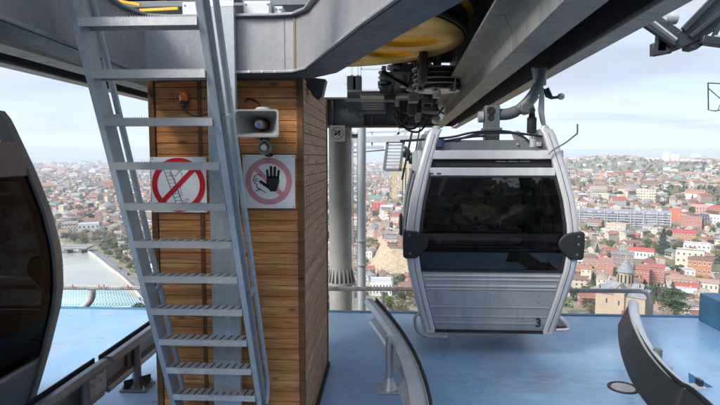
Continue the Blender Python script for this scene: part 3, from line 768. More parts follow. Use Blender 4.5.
# ================================================================== machinery beyond the wheel
YG = 13.0
gd = empty('cross_girder', (0, 0, 0), 'dark steel cross girder joining both fairings behind the yellow wheel', 'girder')
z0, z1 = Z(.73), Z(1.45)
MB().bb(-3.2, 1.25, YG + .15, YG + .19, z0 + .04, z1 - .04).build('web', M['galv_dark'], gd)
MB().bb(-3.2, 1.25, YG, YG + .34, z0, z0 + .05).build('bottom_flange', M['galv_dark'], gd, bevel=.006)
MB().bb(-3.2, 1.25, YG, YG + .34, z1 - .05, z1).build('top_flange', M['galv_dark'], gd, bevel=.006)
for x in (-2.6, -2.0, -1.45, -1.3, -.55, -.35, -.05, .25, .55, .9, 1.1):
    MB().bb(x - .012, x + .012, YG + .01, YG + .15, z0 + .05, z1 - .05).build('stiffener', M['galv_dark'], gd)
lv = empty('louvred_cabinet', (0, 0, 0), 'dark louvred motor housing on the cross girder above the pillar', 'motor housing')
a, b = at(347, 91, 12.6), at(386, 113, 12.6)
MB().bb(a.x, b.x, 12.6, 12.95, b.z, a.z).build('housing', M['galv_dark'], lv, bevel=.02)
for k in range(5):
    z = b.z + .08 + k * .055; MB().bb(a.x + .35, b.x - .05, 12.575, 12.6, z, z + .03).build('louvre', M['galv_light'], lv)
MB().bar((a.x - .1, 12.55, b.z + .3), (a.x + .35, 12.55, b.z - .15), .06, .08).build('brace', M['galv_dark'], lv)
# gearbox, shafts and pulley bank
gb = empty('drive_gearbox', (0, 0, 0), 'grey gearbox and shaft standing on the cross girder under the wheel', 'gearbox')
c_ = at(400, 84, 12.2)
MB().lathe([(.0, -.3), (.22, -.3), (.25, -.22), (.25, .25), (.2, .3), (.3, .32), (.3, .4), (.0, .4)], (c_.x, 12.2, c_.z), 24).build('housing', M['galv'], gb)
for px, w, h in ((386, .28, .5), (388, .45, .12), (412, .2, .45)):
    q = at(px, 84, 12.1); MB().box((q.x, 12.1, q.z), (w, .25, h)).build('side_block', M['galv'], gb, bevel=.02)
for k in range(4):
    q = at(383, 74 + k * 5, 12.0); MB().lathe([(.09, 0), (.11, .03), (.09, .06)], q, 16).build('coupling', M['galv_light'], gb)
q = at(390, 96, 12.0); MB().box(q, (1.3, .5, .07)).build('base_plate', M['galv'], gb, bevel=.01)
for k in range(5):
    q = at(405 + k * 6.5, 88 + (k % 2) * 3, 11.6)
    m = MB().lathe([(0, 0), (.10, 0), (.13, .03), (.06, .05), (.13, .07), (.10, .1), (0, .1)], q, 20); m.build('sheave', M['galv'], gb)
def tyre(loc, i):  # free-standing rubber drive tyre with rim and hub
    t = empty('drive_tyre', loc, 'black rubber drive tyre beside the right fairing, %s counted from the gearbox' % ('first', 'second', 'third', 'fourth', 'fifth', 'sixth', 'seventh')[i], 'drive tyre', 'drive tyres under the canopy')
    MB().lathe([(.20, -.06), (.27, -.065), (.30, -.03), (.30, .03), (.27, .065), (.20, .06)], (0, 0, 0), 32, 'X').build('tyre', M['black'], t)
    MB().lathe([(.0, -.04), (.205, -.045), (.205, .045), (.0, .04)], (0, 0, 0), 28, 'X').build('rim', M['galv'], t)
    MB().lathe([(.0, -.09), (.06, -.09), (.06, .09), (.0, .09)], (0, 0, 0), 16, 'X').build('hub', M['dark_steel'], t)
for i in range(6): tyre((.62 - .06 * (i % 2), 11.6 - .62 * i, Z(1.42)), i)
# pulley bank: stacked belts
pbk = empty('belt_pulley_bank', (0, 0, 0), 'bank of dark stacked belt pulleys hanging below the fairing beside the wheel', 'pulley bank')
for k in range(9):
    q = at(437, 70 + k * 2.6, 9.2); MB().lathe([(0, -.012), (.42 - .02 * (k % 3), -.012), (.42 - .02 * (k % 3), .012), (0, .012)], q, 36).build('pulley', M['dark_steel'] if k % 2 else M['galv'], pbk)
q = at(437, 80, 9.2); MB().cyl(q + Vector((0, 0, -.3)), q + Vector((0, 0, .5)), .07).build('shaft', M['galv'], pbk)
for dx in (-.3, -.05, .22):
    MB().box(q + Vector((dx, -.3, -.18)), (.12, .08, .12)).build('bearing', M['galv'], pbk, bevel=.015)
    MB().cyl(q + Vector((dx, -.345, -.18)), q + Vector((dx, -.36, -.18)), .03).build('bearing_cap', M['dark_steel'], pbk)
# longitudinal carrier beams behind
for i, (x, lab) in enumerate(((.35, 'dark longitudinal steel beam under the roof right of the wheel axle'), (-2.2, 'dark longitudinal steel beam under the roof left of the wheel axle'))):
    MB().bb(x - .1, x + .1, 3.8, 13.0, Z(1.98), Z(2.2)).build('roof_girder', M['galv_dark'], label=lab, cat='girder', group='roof girders', bevel=.006)
# clutter of the drive station under the roof
mf = empty('drive_machinery', (0, 0, 0), 'cluttered grey brackets, pipes and motors packed under the wheel beyond the box', 'machinery')
rm = random.Random(5)
for k in range(46):
    px = rm.uniform(384, 438); py = rm.uniform(66, 122); Yk = rm.uniform(9.5, 13.2)
    if px < 392 and py < 92: continue
    p = at(px, py, Yk)
    if p.z > Z(2.2): continue
    t_ = rm.random(); mt = M[rm.choice(['galv', 'galv_dark', 'galv_dark', 'dark_steel', 'fairing_in'])]
    if t_ < .35: MB().box(p, (rm.uniform(.1, .5), rm.uniform(.1, .4), rm.uniform(.06, .3))).build('bracket', mt, mf, bevel=.012)
    elif t_ < .6: MB().lathe([(.0, 0), (.06, 0), (.09, .03), (.09, .22), (.05, .26), (0, .26)], p, 16, rm.choice('XYZ')).build('motor', mt, mf)
    elif t_ < .85: MB().bar(p, p + Vector((rm.uniform(-.7, .7), rm.uniform(-.3, .3), rm.uniform(-.35, .35))), .05, .07).build('strut', mt, mf, bevel=.006)
    else: MB().tube(smooth_path([p, p + Vector((.15, 0, -.18)), p + Vector((.4, .1, -.22)), p + Vector((.6, .1, .02))], 5), .02, 8).build('conduit', M['cable'], mf)
for (pa_, pb_, w_) in (((384, 66), (384, 96), .10), ((345, 100), (430, 101), .06), ((395, 104), (432, 104), .10), ((418, 92), (418, 122), .12), ((400, 110), (438, 113), .06), ((425, 60), (452, 86), .08)):
    MB().bar(at(*pa_, 12.4), at(*pb_, 12.4), w_, w_).build('frame_bar', M['galv'], mf, bevel=.006)
for px in (352, 357):
    q = at(px, 84, 12.2); MB().box(q, (.22, .2, .34)).build('hoist', M['galv'], mf, bevel=.03)
# hanging cable
m = MB(); m.tube(smooth_path([at(457, 50, 8.8), at(456, 70, 8.8), at(455, 84, 8.8), at(452, 92, 8.8)], 5), .012, 6)
m.build('hanging_cable', M['galv'], label='thin pale cable hanging beside the yellow wheel', cat='cable')

# ================================================================== pillar, its sign, pole and lattice beyond the deck
pl = empty('station_pillar', (0, 0, 0), 'thick round grey steel pillar with ribbed flange behind the boarded box', 'pillar')
PY = 13.17; pa = at(340.5, 200, PY); PR = .285
MB().cyl((pa.x, PY, -8), (pa.x, PY, Z(.72)), PR, 40).build('shaft', M['pillar'], pl)
zf = at(340, 282, PY).z
MB().lathe([(PR + .002, -.03), (PR + .09, -.03), (PR + .09, .03), (PR + .002, .03)], (pa.x, PY, zf), 40).build('flange', M['pillar'], pl)
for k in range(20):
    a = k * math.tau / 20; c_, s_ = math.cos(a), math.sin(a)
    p0 = Vector((pa.x + c_ * (PR + .002), PY + s_ * (PR + .002), 0))
    MB().prism([p0 + Vector((0, 0, zf + .032)), p0 + Vector((c_ * .08, s_ * .08, zf + .032)), p0 + Vector((0, 0, zf + .38))], Vector((-s_, c_, 0)) * .02).build('rib', M['pillar'], pl)
a, b = at(330, 125.5, 12.86), at(345, 141.5, 12.86)
s3 = MB().bb(a.x, b.x, 12.86, 12.866, b.z, a.z).build('prohibition_sign', M['sign_white'], bevel=.002, label='small white prohibition sign with pink ring at the top of the round pillar', cat='sign')
cx, cz, k = (a.x + b.x) / 2, (a.z + b.z) / 2 + .01, (b.x - a.x) * .42
flat_ring(cx, cz, k * .86, k, 12.857).build('pink_ring', M['sign_pink'], s3, smooth=False)
m = MB(); strip(m, [fp(-.5, -.3), fp(-.05, 0), fp(.45, .35)], .05, 12.857); strip(m, [fp(-.5, .1), fp(-.2, .25), fp(-.35, .5)], .015, 12.857); strip(m, [fp(.1, -.35), fp(.5, -.05)], .03, 12.857)
m.build('black_pictogram', M['sign_black'], s3, smooth=False)
m = MB(); strip(m, [fp(-.6, .6), fp(.6, -.6)], .02, 12.855); m.build('pink_bar', M['sign_pink'], s3, smooth=False)
m = MB(); q = at(352, 136, 13.0); m.cyl(q, q + Vector((.14, 0, 0)), .05, 10); m.build('pipe_stub', M['pillar'], pl)

pe = empty('steel_mast', (0, 0, 0), 'slender pale steel mast right of the round pillar, beyond the deck', 'mast')
a = at(361.5, 200, 17); MB().cyl((a.x, 17, -12), (a.x, 17, Z(1.1)), .14, 20).build('shaft', M['mast'], pe)
MB().lathe([(.145, 0), (.19, 0), (.19, .05), (.145, .05)], (a.x, 17, at(361, 265, 17).z), 24).build('flange', M['mast'], pe)
MB().lathe([(.145, 0), (.19, 0), (.19, .05), (.145, .05)], (a.x, 17, at(361, 241, 17).z), 24).build('flange', M['mast'], pe)
la = empty('mast_ladder', (0, 0, 0), 'narrow pale vertical rung ladder between the pillar and the mast', 'ladder')
x0_, x1_ = at(353, 200, 16.5).x, at(357.5, 200, 16.5).x
for x in (x0_, x1_): MB().bb(x - .02, x + .02, 16.49, 16.53, -10, Z(.8)).build('stile', M['mast'], la)
k = 0; z = -6.0
while z < Z(.75):
    MB().bb(x0_ + .021, x1_ - .021, 16.5, 16.52, z, z + .03).build('rung', M['mast'], la); z += .28; k += 1

# line walkway and sheave train beyond (pale galvanised, partly hidden)
wk = empty('line_walkway', (0, 0, 0), 'pale galvanised maintenance walkway with railing beyond the pillar', 'walkway')
YW = 19.0
def wbar(p, q, w=.06, Y0=YW, Y1=None, name='bar', mt='galv_light'):
    MB().bar(at(p[0], p[1], Y0), at(q[0], q[1], Y1 or Y0), w, w).build(name, M[mt], wk, bevel=.004)
wbar((346, 140), (432, 138), .22, name='beam'); wbar((344, 147.5), (384, 147.5), .12, name='toe_board'); wbar((345, 133), (420, 131), .06, name='top_rail')
wbar((352, 133), (353, 152), .06, name='baluster'); wbar((372, 132), (372, 148), .06, name='baluster'); wbar((346, 153), (386, 150), .05, name='cable_rail', mt='galv_dark')
wbar((388, 139), (384, 170), .10, name='stringer', mt='galv_dark'); wbar((404, 139), (400, 170), .10, name='stringer', mt='galv_dark')
for k in range(9):
    wbar((387.5 - k * .42, 142 + k * 3.3), (403.5 - k * .42, 142 + k * 3.3), .07, name='step', mt='galv')
wbar((388, 139), (412, 126), .08, name='brace'); wbar((398, 137), (399, 128), .08, name='upright'); wbar((404, 137), (408, 126), .08, name='upright')
wbar((385, 170), (402, 170), .10, name='landing', mt='galv_dark')
for k in range(4):
    q = at(405 + k * 3, 152 + k * 3.2, 18.4); MB().lathe([(0, -.08), (.17, -.08), (.2, -.03), (.2, .03), (.17, .08), (0, .08)], q, 20, 'X').build('sheave', M['dark_steel'], wk)
wbar((412, 132), (402, 180), .07, Y0=18.2, name='hanger', mt='dark_steel')
wbar((420, 128), (410, 182), .05, Y0=18.2, name='hanger', mt='dark_steel')
for px in (403, 406, 410):
    MB().tube([at(px, 168, 18.3), at(px - 1, 205, 18.3)], .015, 5).build('dangling_cable', M['dark_steel'], wk)
# window-like frame under the wheel
fm = empty('safety_fence', (0, 0, 0), 'pale metal mesh fence seen through the gap below the yellow wheel', 'fence')
for (p, q) in (((352, 66), (352, 92)), ((358, 66), (358, 92)), ((361, 66), (361, 92)), ((382, 68), (382, 92)), ((345, 76), (361, 76)), ((361, 69), (382, 69)), ((361, 90), (382, 90)), ((345, 84), (358, 84))):
    MB().bar(at(*p, 15), at(*q, 15), .05, .05).build('bar', M['galv_light'], fm)

# ================================================================== outside arm upper right
ar = empty('sheave_arm', (0, 0, 0), 'dark galvanised sheave arm reaching in from the upper right corner', 'sheave arm')
YA = 7.5
def A_(px, py, Y=YA): return at(px, py, Y)
MB().bar(A_(646, 18), A_(677, 39), .30, .05, up=(0, -1, .6)).build('side_plate', M['arm_dark'], ar, bevel=.006)
MB().bar(A_(644, 17, YA - .06), A_(675, 41, YA - .06), .035, .09, up=(0, -1, .6)).build('plate_edge', M['galv'], ar, bevel=.004)
MB().cyl(A_(664, 18, YA + .1), A_(676, 18, YA + .1), .085, 20).build('roller', M['galv'], ar)
MB().bar(A_(662, 22, YA + .05), A_(660, 52, YA + .05), .12, .1).build('drop_link', M['arm_dark'], ar, bevel=.01)
MB().prism([A_(653, 43), A_(664, 41), A_(675, 41), A_(676, 49), A_(666, 54), A_(653, 55.5)], (0, .1, 0)).build('shoe', M['arm_dark'], ar, bevel=.008)
for k in range(5):
    MB().box(A_(655 + k * 3.6, 55.2 - k * .7, YA + .04), (.028, .06, .03)).build('shoe_bolt', M['arm_dark'], ar)
MB().prism([A_(664, 44), A_(676, 33), A_(688, 28), A_(720, -10), A_(742, -34), A_(760, -20), A_(735, 6), A_(716, 30), A_(700, 40), A_(690, 44), A_(678, 50)], (0, .16, 0)).build('girder', M['arm_dark'], ar, bevel=.012)
MB().bar(A_(683, 30, YA - .03), A_(725, -14, YA - .03), .05, .07).build('girder_rib', M['arm_dark'], ar, bevel=.004)
MB().bar(A_(690, 37, YA - .03), A_(722, 12, YA - .03), .05, .05).build('girder_rib', M['arm_dark'], ar, bevel=.004)
MB().prism([A_(689, 41, YA + .02), A_(702, 37, YA + .02), A_(706, 43, YA + .02), A_(697, 49.5, YA + .02), A_(690, 48.5, YA + .02)], (0, .2, 0)).build('lug', M['arm_dark'], ar, bevel=.008)
MB().bar(A_(700, 40), A_(745, 46), .16, .10).build('lower_chord', M['arm_dark'], ar, bevel=.008)
MB().bar(A_(712, 40), A_(722, 20), .05, .05).build('strut', M['arm_dark'], ar)
q = A_(716, 39, YA - .02); MB().lathe([(.03, -.02), (.05, -.02), (.05, .02), (.03, .02)], q, 16, 'Y').build('eye', M['galv'], ar)
MB().bar(A_(745, 46), A_(880, 60), .22, .2).build('carrier_beam', M['arm_dark'], ar); MB().bar(A_(748, -25), A_(880, -40), .22, .2).build('carrier_beam', M['arm_dark'], ar)
# wire basket
wb = empty('wire_basket', (0, 0, 0), 'thin black wire frame basket hanging at the right picture edge', 'wire frame')
W_ = [(708, 83), (728, 84), (730, 100), (726, 109), (715, 111), (708.5, 110), (708, 83)]
m = MB(); m.tube([A_(*p) for p in W_], .008, 6)
m.tube([A_(708, 88), A_(722, 100), A_(718, 110)], .006, 6); m.tube([A_(p[0], p[1], YA + .5) for p in W_], .008, 6)
for p in W_[:-1]: m.tube([A_(*p), A_(p[0], p[1], YA + .5)], .006, 6)
m.tube([A_(728, 84), A_(729, -30)], .01, 6); m.build('frame', M['dark_steel'], wb)
# ================================================================== gondola cabins
CY = 5.42                                   # near end face of the silver cabin
CC = at(492.5, 240, CY)
def zc(py): return at(492, py, CY).z
ZB = zc(336.5)                                # cabin bottom
_prof = [(128, 62), (134, 65), (150, 69.5), (170, 75), (200, 82), (225, 85.5), (240, 86.3), (255, 86), (270, 84), (300, 77), (325, 70.2), (334, 67.5)]
PZ = [(zc(y) - ZB, w * (CC.x - at(392.5, 240, CY).x) / 100) for y, w in _prof][::-1]
def Wd(z):
    if z <= PZ[0][0]: return PZ[0][1]
    for (z0, w0), (z1, w1) in zip(PZ, PZ[1:]):
        if z <= z1: return w0 + (w1 - w0) * (z - z0) / (z1 - z0)
    return PZ[-1][1]
def lz(py): return zc(py) - ZB
D2 = .82                                    # half length
H = PZ[-1][0]
def zs(a, b, n): return [a + (b - a) * i / n for i in range(n + 1)]
def make_cabin(label, number=True):
    """local frame: origin under the middle of the floor, x across, y along the track"""
    root = empty('gondola_cabin', (0, 0, 0), label, 'cable car cabin', 'gondola cabins in the station')
    pw, pd = .128, .10
    for sx in (-1, 1):
        for sy in (-1, 1):
            m = MB(); rings = []
            for z in zs(0, H, 40):
                w = Wd(z); x1 = w; x0 = w - pw; ya, yb = D2, D2 - pd
                pr = [(x0, ya), (x0 + .02, ya + .014), (x1 - .035, ya + .014), (x1 - .008, ya - .004), (x1, ya - .03), (x1, yb), (x0 + .02, yb), (x0, yb + .03)]
                rings.append([m.bm.verts.new((sx * x, sy * y, z)) for x, y in pr])
            for a, b in zip(rings, rings[1:]):
                for k in range(8): m._f([a[k], a[(k + 1) % 8], b[(k + 1) % 8], b[k]])
            m._f(rings[0]); m._f(rings[-1])
            pi = m.build('pillar', M['cabin'], root, angle=28, bevel=.003)
            g = MB(); rings = []                                  # seam line along the pillar
            for z in zs(.02, H - .05, 30):
                w = Wd(z) - pw * .62; rings.append([g.bm.verts.new((sx * x, sy * (D2 + .0145), z)) for x in (w, w + .006)])
            for a, b in zip(rings, rings[1:]): g._f([a[0], a[1], b[1], b[0]])
            g.build('seal', M['black'], pi, solid=.002)
            MB().lathe([(.045, 0), (.04, .03), (.015, .04), (0, .04)], (sx * (Wd(H) - .07), sy * (D2 - .06), H), 14).build('end_cap', M['cabin'], pi)
    zw0, zw1 = lz(271.5), lz(176.5)
    def x_in(z): return Wd(z) - pw - .004
    for sy in (-1, 1):
        # lower end panel with pressed ribs
        def strip_panel(za, zb_, y, name, mt, th=.018, n=6):
            m = MB(); rows = []
            for z in zs(za, zb_, n):
                rows.append([Vector((-x_in(z), sy * y, z)), Vector((x_in(z), sy * y, z))])
            m.grid(rows); return m.build(name, mt, root, solid=th, bevel=.003)
        pn = strip_panel(.03, zw0 - .012, D2 - .02, 'lower_panel', M['cabin_panel'])
        for py, hgt in ((276.5, .016), (280.5, .010), (287, .020), (290.5, .008), (309, .010), (319, .012), (326, .022)):
            z = lz(py); w = x_in(z) - .01
            MB().box((0, sy * (D2 - .006), z), (2 * w, .012, hgt)).build('pressed_rib', M['cabin'] if py < 300 else M['cabin_panel'], pn, bevel=.003)
        for kx in (-.5, 0, .5):
            for py in (297, 304): MB().lathe([(.006, 0), (.005, .003), (0, .004)], (kx, -(D2 - .011), lz(py)), 8, 'Y').build('rivet', M['galv_dark'], pn)
        z = .012; MB().box((0, sy * (D2 - .02), z), (2 * x_in(.02) + .05, .05, .024)).build('bottom_edge', M['dark_steel'], root)
        # window
        m = MB(); m.grid([[Vector((-x_in(z), sy * (D2 - .014), z)), Vector((x_in(z), sy * (D2 - .014), z))] for z in zs(zw0, zw1, 10)])
        m.build('end_window', M['glass'], root, smooth=False)
        m = MB()
        for (a0, b0) in ((zw0 - .010, zw0 + .012), (zw1 - .012, zw1 + .02)):
            w = x_in((a0 + b0) / 2); m.box((0, sy * (D2 - .010), (a0 + b0) / 2), (2 * w, .02, b0 - a0))
        for sx in (-1, 1):
            for a0, b0 in zip(zs(zw0, zw1, 12), zs(zw0, zw1, 12)[1:]):
                m.prism([(sx * (x_in(a0) + .002), sy * (D2 - .004), a0), (sx * (x_in(b0) + .002), sy * (D2 - .004), b0), (sx * (x_in(b0) - .03), sy * (D2 - .004), b0), (sx * (x_in(a0) - .03), sy * (D2 - .004), a0)], (0, -sy * .012, 0))
        m.build('window_seal', M['black'], root, smooth=False)
        # header bars
        def bar_(pya, pyb, mt, name, y=D2 - .02, d=.05, ex=0):
            za, zb_ = lz(pyb), lz(pya); w = x_in((za + zb_) / 2) + ex
            return MB().bb(-w, w, sy * y - d / 2, sy * y + d / 2, za, zb_).build(name, mt, root, bevel=.006)
        h1 = bar_(167.8, 176, M['cabin'], 'header_bar')
        for kx in (-.62, -.54): MB().box((kx, sy * (D2 + .0055), lz(174)), (.045, .004, .016)).build('slot', M['black'], h1, bevel=.002)
        bar_(150, 159, M['cabin'], 'top_bar', ex=.02)
        bar_(159.5, 167.3, M['black'], 'vent_recess', y=D2 - .07, d=.03)
        for k in range(3): MB().box((.1 + k * .12, sy * (D2 - .05), lz(161.5)), (.1, .015, .008)).build('vent_slat', M['galv'], root)
    # sides: panel below, glass above, sliding door seam
    for sx in (-1, 1):
        m = MB(); m.grid([[Vector((sx * (Wd(z) - .02), -D2 + pd, z)), Vector((sx * (Wd(z) - .02), D2 - pd, z))] for z in zs(.02, .35, 8)])
        m.build('side_panel', M['cabin_panel'], root, solid=.02, angle=50)
        m = MB(); m.grid([[Vector((sx * (Wd(z) - .025), -D2 + pd, z)), Vector((sx * (Wd(z) - .025), D2 - pd, z))] for z in zs(.36, zw1 + .03, 18)])
        m.build('door_window', M['glass_clear'], root, angle=50)
        m = MB()
        for z0_, z1_ in zip(zs(.05, zw1, 14), zs(.05, zw1, 14)[1:]):
            m.bar((sx * (Wd(z0_) - .012), 0, z0_), (sx * (Wd(z1_) - .012), 0, z1_), .03, .016, up=(sx, 0, 0))
        m.build('door_seam', M['cabin'], root)
        m = MB(); m.bb(sx * (Wd(zw1 + .1) - .02) - .02, sx * (Wd(zw1 + .1) - .02) + .02, -D2 + pd, D2 - pd, zw1 + .03, lz(150)); m.build('side_header', M['cabin'], root, bevel=.006)
        # bench
        m = MB(); m.bb(sx * .42, sx * .76, -.62, .62, .44, .49) if False else None
    for sy in (-1, 1):
        b = MB().bb(-.62, .62, sy * .30, sy * .70, .43, .50).build('bench_seat', M['seat_blue'], root, bevel=.02)
        MB().bb(-.62, .62, sy * .66, sy * .70, .50, .68).build('bench_back', M['seat_blue'], root, bevel=.02)
        MB().bb(-.6, .6, sy * .34, sy * .38, .05, .43).build('bench_front', M['cabin_in'], root)
        MB().tube(smooth_path([(-.70, sy * .70, .86), (-.6, sy * .68, .87), (.6, sy * .68, .87), (.70, sy * .70, .86)], 5), .016, 10).build('grab_rail', M['chrome'], root)
    MB().bb(-Wd(.05) + .03, Wd(.05) - .03, -D2 + .03, D2 - .03, .0, .05).build('floor', M['cabin_in'], root)
    w = Wd(H) - .10
    MB().bb(-w, w, -D2 + .06, D2 - .06, lz(163), lz(160)).build('ceiling', M['cabin_in'], root)
    MB().bb(-w - .02, w + .02, -D2 + .03, D2 - .03, lz(158), lz(151)).build('roof', M['cabin_panel'], root, bevel=.02)
    MB().bb(-.64, .64, -.62, -.52, lz(150.5), lz(139)).build('roof_beam', M['galv_dark'], root, bevel=.006)
    MB().bb(-.64, .64, .42, .52, lz(150.5), lz(139)).build('roof_beam', M['galv_dark'], root, bevel=.006)
    for x, s_ in ((-.5, .03), (-.66, .05), (.52, .03), (.3, .012), (.45, .012)):
        MB().box((x, -.60, lz(143.5)), (s_ * 1.6, .1, s_ * 1.5)).build('clamp', M['galv'], root, bevel=.004)
    # bumpers at the corners
    for sx in (-1, 1):
        for sy in (-1, 1):
            za, zb_, zm = lz(259), lz(230.5), lz(243); w = .885
            def W2(z): return Wd(z) + .036
            nose = [(Wd(zm) - .215, zm - .045), (Wd(zm) - .225, zm), (Wd(zm) - .215, zm + .04), (Wd(zm) - .175, zm + .09), (Wd(zb_) - .10, zb_ - .012), (W2(zb_) - .02, zb_), (W2(zb_), zb_ - .02), (W2(zm), zm), (W2(za), za + .03), (W2(za) - .02, za), (Wd(za) - .1, za + .008), (Wd(zm) - .165, zm - .10)]
            m = MB(); m.prism([(sx * x, sy * (D2 + .008), z) for x, z in nose], (0, sy * .035, 0))
            bp = m.build('bumper', M['black'], root, bevel=.014, seg=3)
            xa = Wd(zm)
            MB().prism([(sx * (Wd(zb_) + .002), sy * (D2 + .035), zb_ - .01), (sx * (W2(zb_)), sy * (D2 + .035), zb_ - .01), (sx * W2(za), sy * (D2 + .035), za + .01), (sx * (Wd(za) + .002), sy * (D2 + .035), za + .01)], (0, -sy * .16, 0)).build('side_fender', M['black'], bp, bevel=.012)
            for (bx_, bz_) in ((Wd(zm) - .03, zb_ - .05), (Wd(zm) - .03, zm), (Wd(zm) - .04, za + .06)):
                MB().lathe([(.012, 0), (.012, .004), (.004, .006), (0, .002)], (sx * bx_, sy * (D2 + .043), bz_), 12, M=Matrix.Rotation(R(90 * -sy * -1), 3, 'X')).build('bolt', M['galv_dark'], bp)
    # foot loops
    yl = -D2 - .03
    m = MB(); m.tube(smooth_path([(-Wd(.1) - .005, yl + .06, .20), (-Wd(.1) - .06, yl, .19), (-Wd(.1) - .065, yl, .10), (-Wd(.1) - .03, yl, .01), (-Wd(0) + .04, yl, -.035), (-Wd(0) + .25, yl, -.04)], 7), .017, 12)
    m.build('step_loop', M['conc'], root)
    m = MB(); m.tube(smooth_path([(Wd(.1) - .02, yl + .1, .21), (Wd(.1) + .04, yl + .05, .17), (Wd(.1) + .115, yl + .05, .09), (Wd(.1) + .115, yl + .05, .05), (Wd(.05) + .0, yl + .03, .045)], 7), .019, 12)
    m.build('step_loop', M['cabin'], root)
    MB().bb(Wd(.1) - .02, Wd(.1) + .12, yl + .05, yl + .6, .03, .085).build('step_bar', M['dark_steel'], root, bevel=.01)
    if number:
        cu = bpy.data.curves.new('number', 'FONT'); cu.body = '3'; cu.size = .125; cu.extrude = .001; cu.align_x = 'CENTER'; cu.align_y = 'CENTER'; cu.offset = .0035
        o = bpy.data.objects.new('number', cu); cu.materials.append(M['sign_black']); link(o); o.location = (.50, -D2 - .022, lz(324.5)); o.rotation_euler = (R(90), 0, 0)
        bpy.context.view_layer.update(); nm_ = bpy.data.meshes.new_from_object(o.evaluated_get(bpy.context.evaluated_depsgraph_get())); n2 = link(bpy.data.objects.new('number', nm_), root); n2.location = o.location.copy(); n2.rotation_euler = (R(90), 0, 0); bpy.data.objects.remove(o); n2.name = 'number'
    return root
cab = make_cabin('silver gondola cabin numbered 3 with dark end window, standing over the deck')
cab.location = (CC.x, CY + D2, ZB)
# the cabin also narrows front to back towards roof and floor
for c in cab.children_recursive:
    if c.type != 'MESH' or c.data.get('tapered'): continue
    lo = c.location.copy() if c.name.startswith('number') else None
    for v in c.data.vertices:
        if lo is not None: continue
        k = max(0.0, .868 - Wd(v.co.z)); v.co.y *= 1 - (.8 if v.co.z > .9 else .55) * k / D2
    if lo is not None: c.location.y *= 1 - .55 * (max(0, .868 - Wd(lo.z))) / D2
    c.data['tapered'] = 1
cab2 = copy_tree(cab); cab2['label'] = 'dark glazed gondola cabin cut off by the left picture edge'
for ch in cab2.children:
    if ch.name.startswith('bumper') and max(v.co.x for v in ch.data.vertices) > .5: ch.location.x = -.062; ch.location.y = -.03
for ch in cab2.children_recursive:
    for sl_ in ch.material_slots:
        if sl_.material in (M['cabin'], M['cabin_panel']): sl_.link = 'OBJECT'; sl_.material = M['cabin_shaded']
for ch in list(cab2.children):
    if ch.name.startswith('number'): bpy.data.objects.remove(ch)
cab2.location = (-3.28, 3.84 - D2, ZB + .03)

# hanger of the silver cabin (parts of the cabin), world positions converted to its frame
Yh = 5.85
def hp(px, py, Y=Yh): return at(px, py, Y) - cab.location
a, b = hp(484.5, 106), hp(498, 150)
pd_ = MB().bb(a.x, b.x, a.y - .07, a.y + .07, b.z, a.z).build('hanger_pedestal', M['arm_grey'], cab, bevel=.006)
q = hp(491, 112.5, Yh - .075)
MB().lathe([(.035, 0), (.042, .004), (.042, .01), (.03, .012), (0, .006)], q + Vector((0, .006, .02)), 20, 'Y').build('pin', M['black'], pd_)
MB().lathe([(.03, 0), (.036, .004), (.03, .01), (0, .006)], q + Vector((0, .006, -.05)), 20, 'Y').build('pin', M['black'], pd_)
MB().bb(a.x - .02, b.x + .025, a.y - .08, a.y + .08, hp(491, 131).z, hp(491, 128).z).build('collar', M['galv_dark'], pd_, bevel=.004)
c_ = hp(483, 117); MB().cyl(c_, c_ + Vector((-.05, 0, 0)), .06).build('side_knob', M['galv'], pd_)
ap = smooth_path([hp(498, 114.5), hp(508, 114), hp(517, 110.5), hp(525, 104), hp(532, 96), hp(538, 86), hp(541, 76), hp(542, 68)], 6)
MB().tube(ap, [.062] * 12 + [.055] * (len(ap) - 12), 16).build('hanger_arm', M['arm_grey'], cab)
for (pa_, pb_, r_) in (((518, 107), (521, 112.5), .075), ((526, 98), (534, 104), .09), ((534, 77), (546, 77), .04)):
    MB().bar(hp(*pa_), hp(*pb_), .18, .06, up=(0, -1, 0)).build('clamp_band', M['galv'], cab, bevel=.01)
MB().prism([hp(521, 104, Yh - .10), hp(529, 101, Yh - .10), (hp(535, 106, Yh - .10)), hp(534.5, 112, Yh - .10), hp(529, 114, Yh - .10), hp(522, 112, Yh - .10)], (0, .2, 0)).build('swivel_block', M['arm_grey'], cab, bevel=.012)
MB().lathe([(.0, 0), (.028, .0), (.028, .03)], hp(532, 110.5, Yh - .12), 16, 'Y').build('swivel_pin', M['dark_steel'], cab)
MB().prism([hp(534, 66), hp(546, 66), hp(547, 74), hp(543, 79), hp(536, 76)], (0, .14, 0)).build('grip_head', M['galv_dark'], cab, bevel=.01)
MB().lathe([(.0, 0), (.045, 0), (.05, .01), (.05, .16), (.035, .17), (.03, .22), (.0, .22)], hp(531.5, 133), 18).build('damper', M['black'], cab)
MB().prism([hp(541, 86), hp(544.5, 88), hp(544.5, 113), hp(546, 124), hp(552, 131), (hp(556, 141)), hp(551, 141), hp(545, 131), hp(541, 122), hp(538.5, 110)], (0, .03, 0)).build('hanger_plate', M['cabin'], cab, bevel=.003)
MB().prism([hp(530, 132), hp(542, 128.5), hp(546, 134), hp(546, 139), hp(530, 141)], (0, .05, 0)).build('latch_plate', M['cabin'], cab, bevel=.005)
MB().box(hp(537, 140), (.12, .12, .1)).build('latch_block', M['galv_dark'], cab, bevel=.015)
MB().box(hp(533, 144), (.26, .10, .06)).build('latch_base', M['galv_dark'], cab, bevel=.01)
lv_ = MB().tube([hp(545, 89), hp(546.5, 96), hp(551, 98), hp(559, 97)], .016, 10).build('grip_lever', M['dark_steel'], cab)
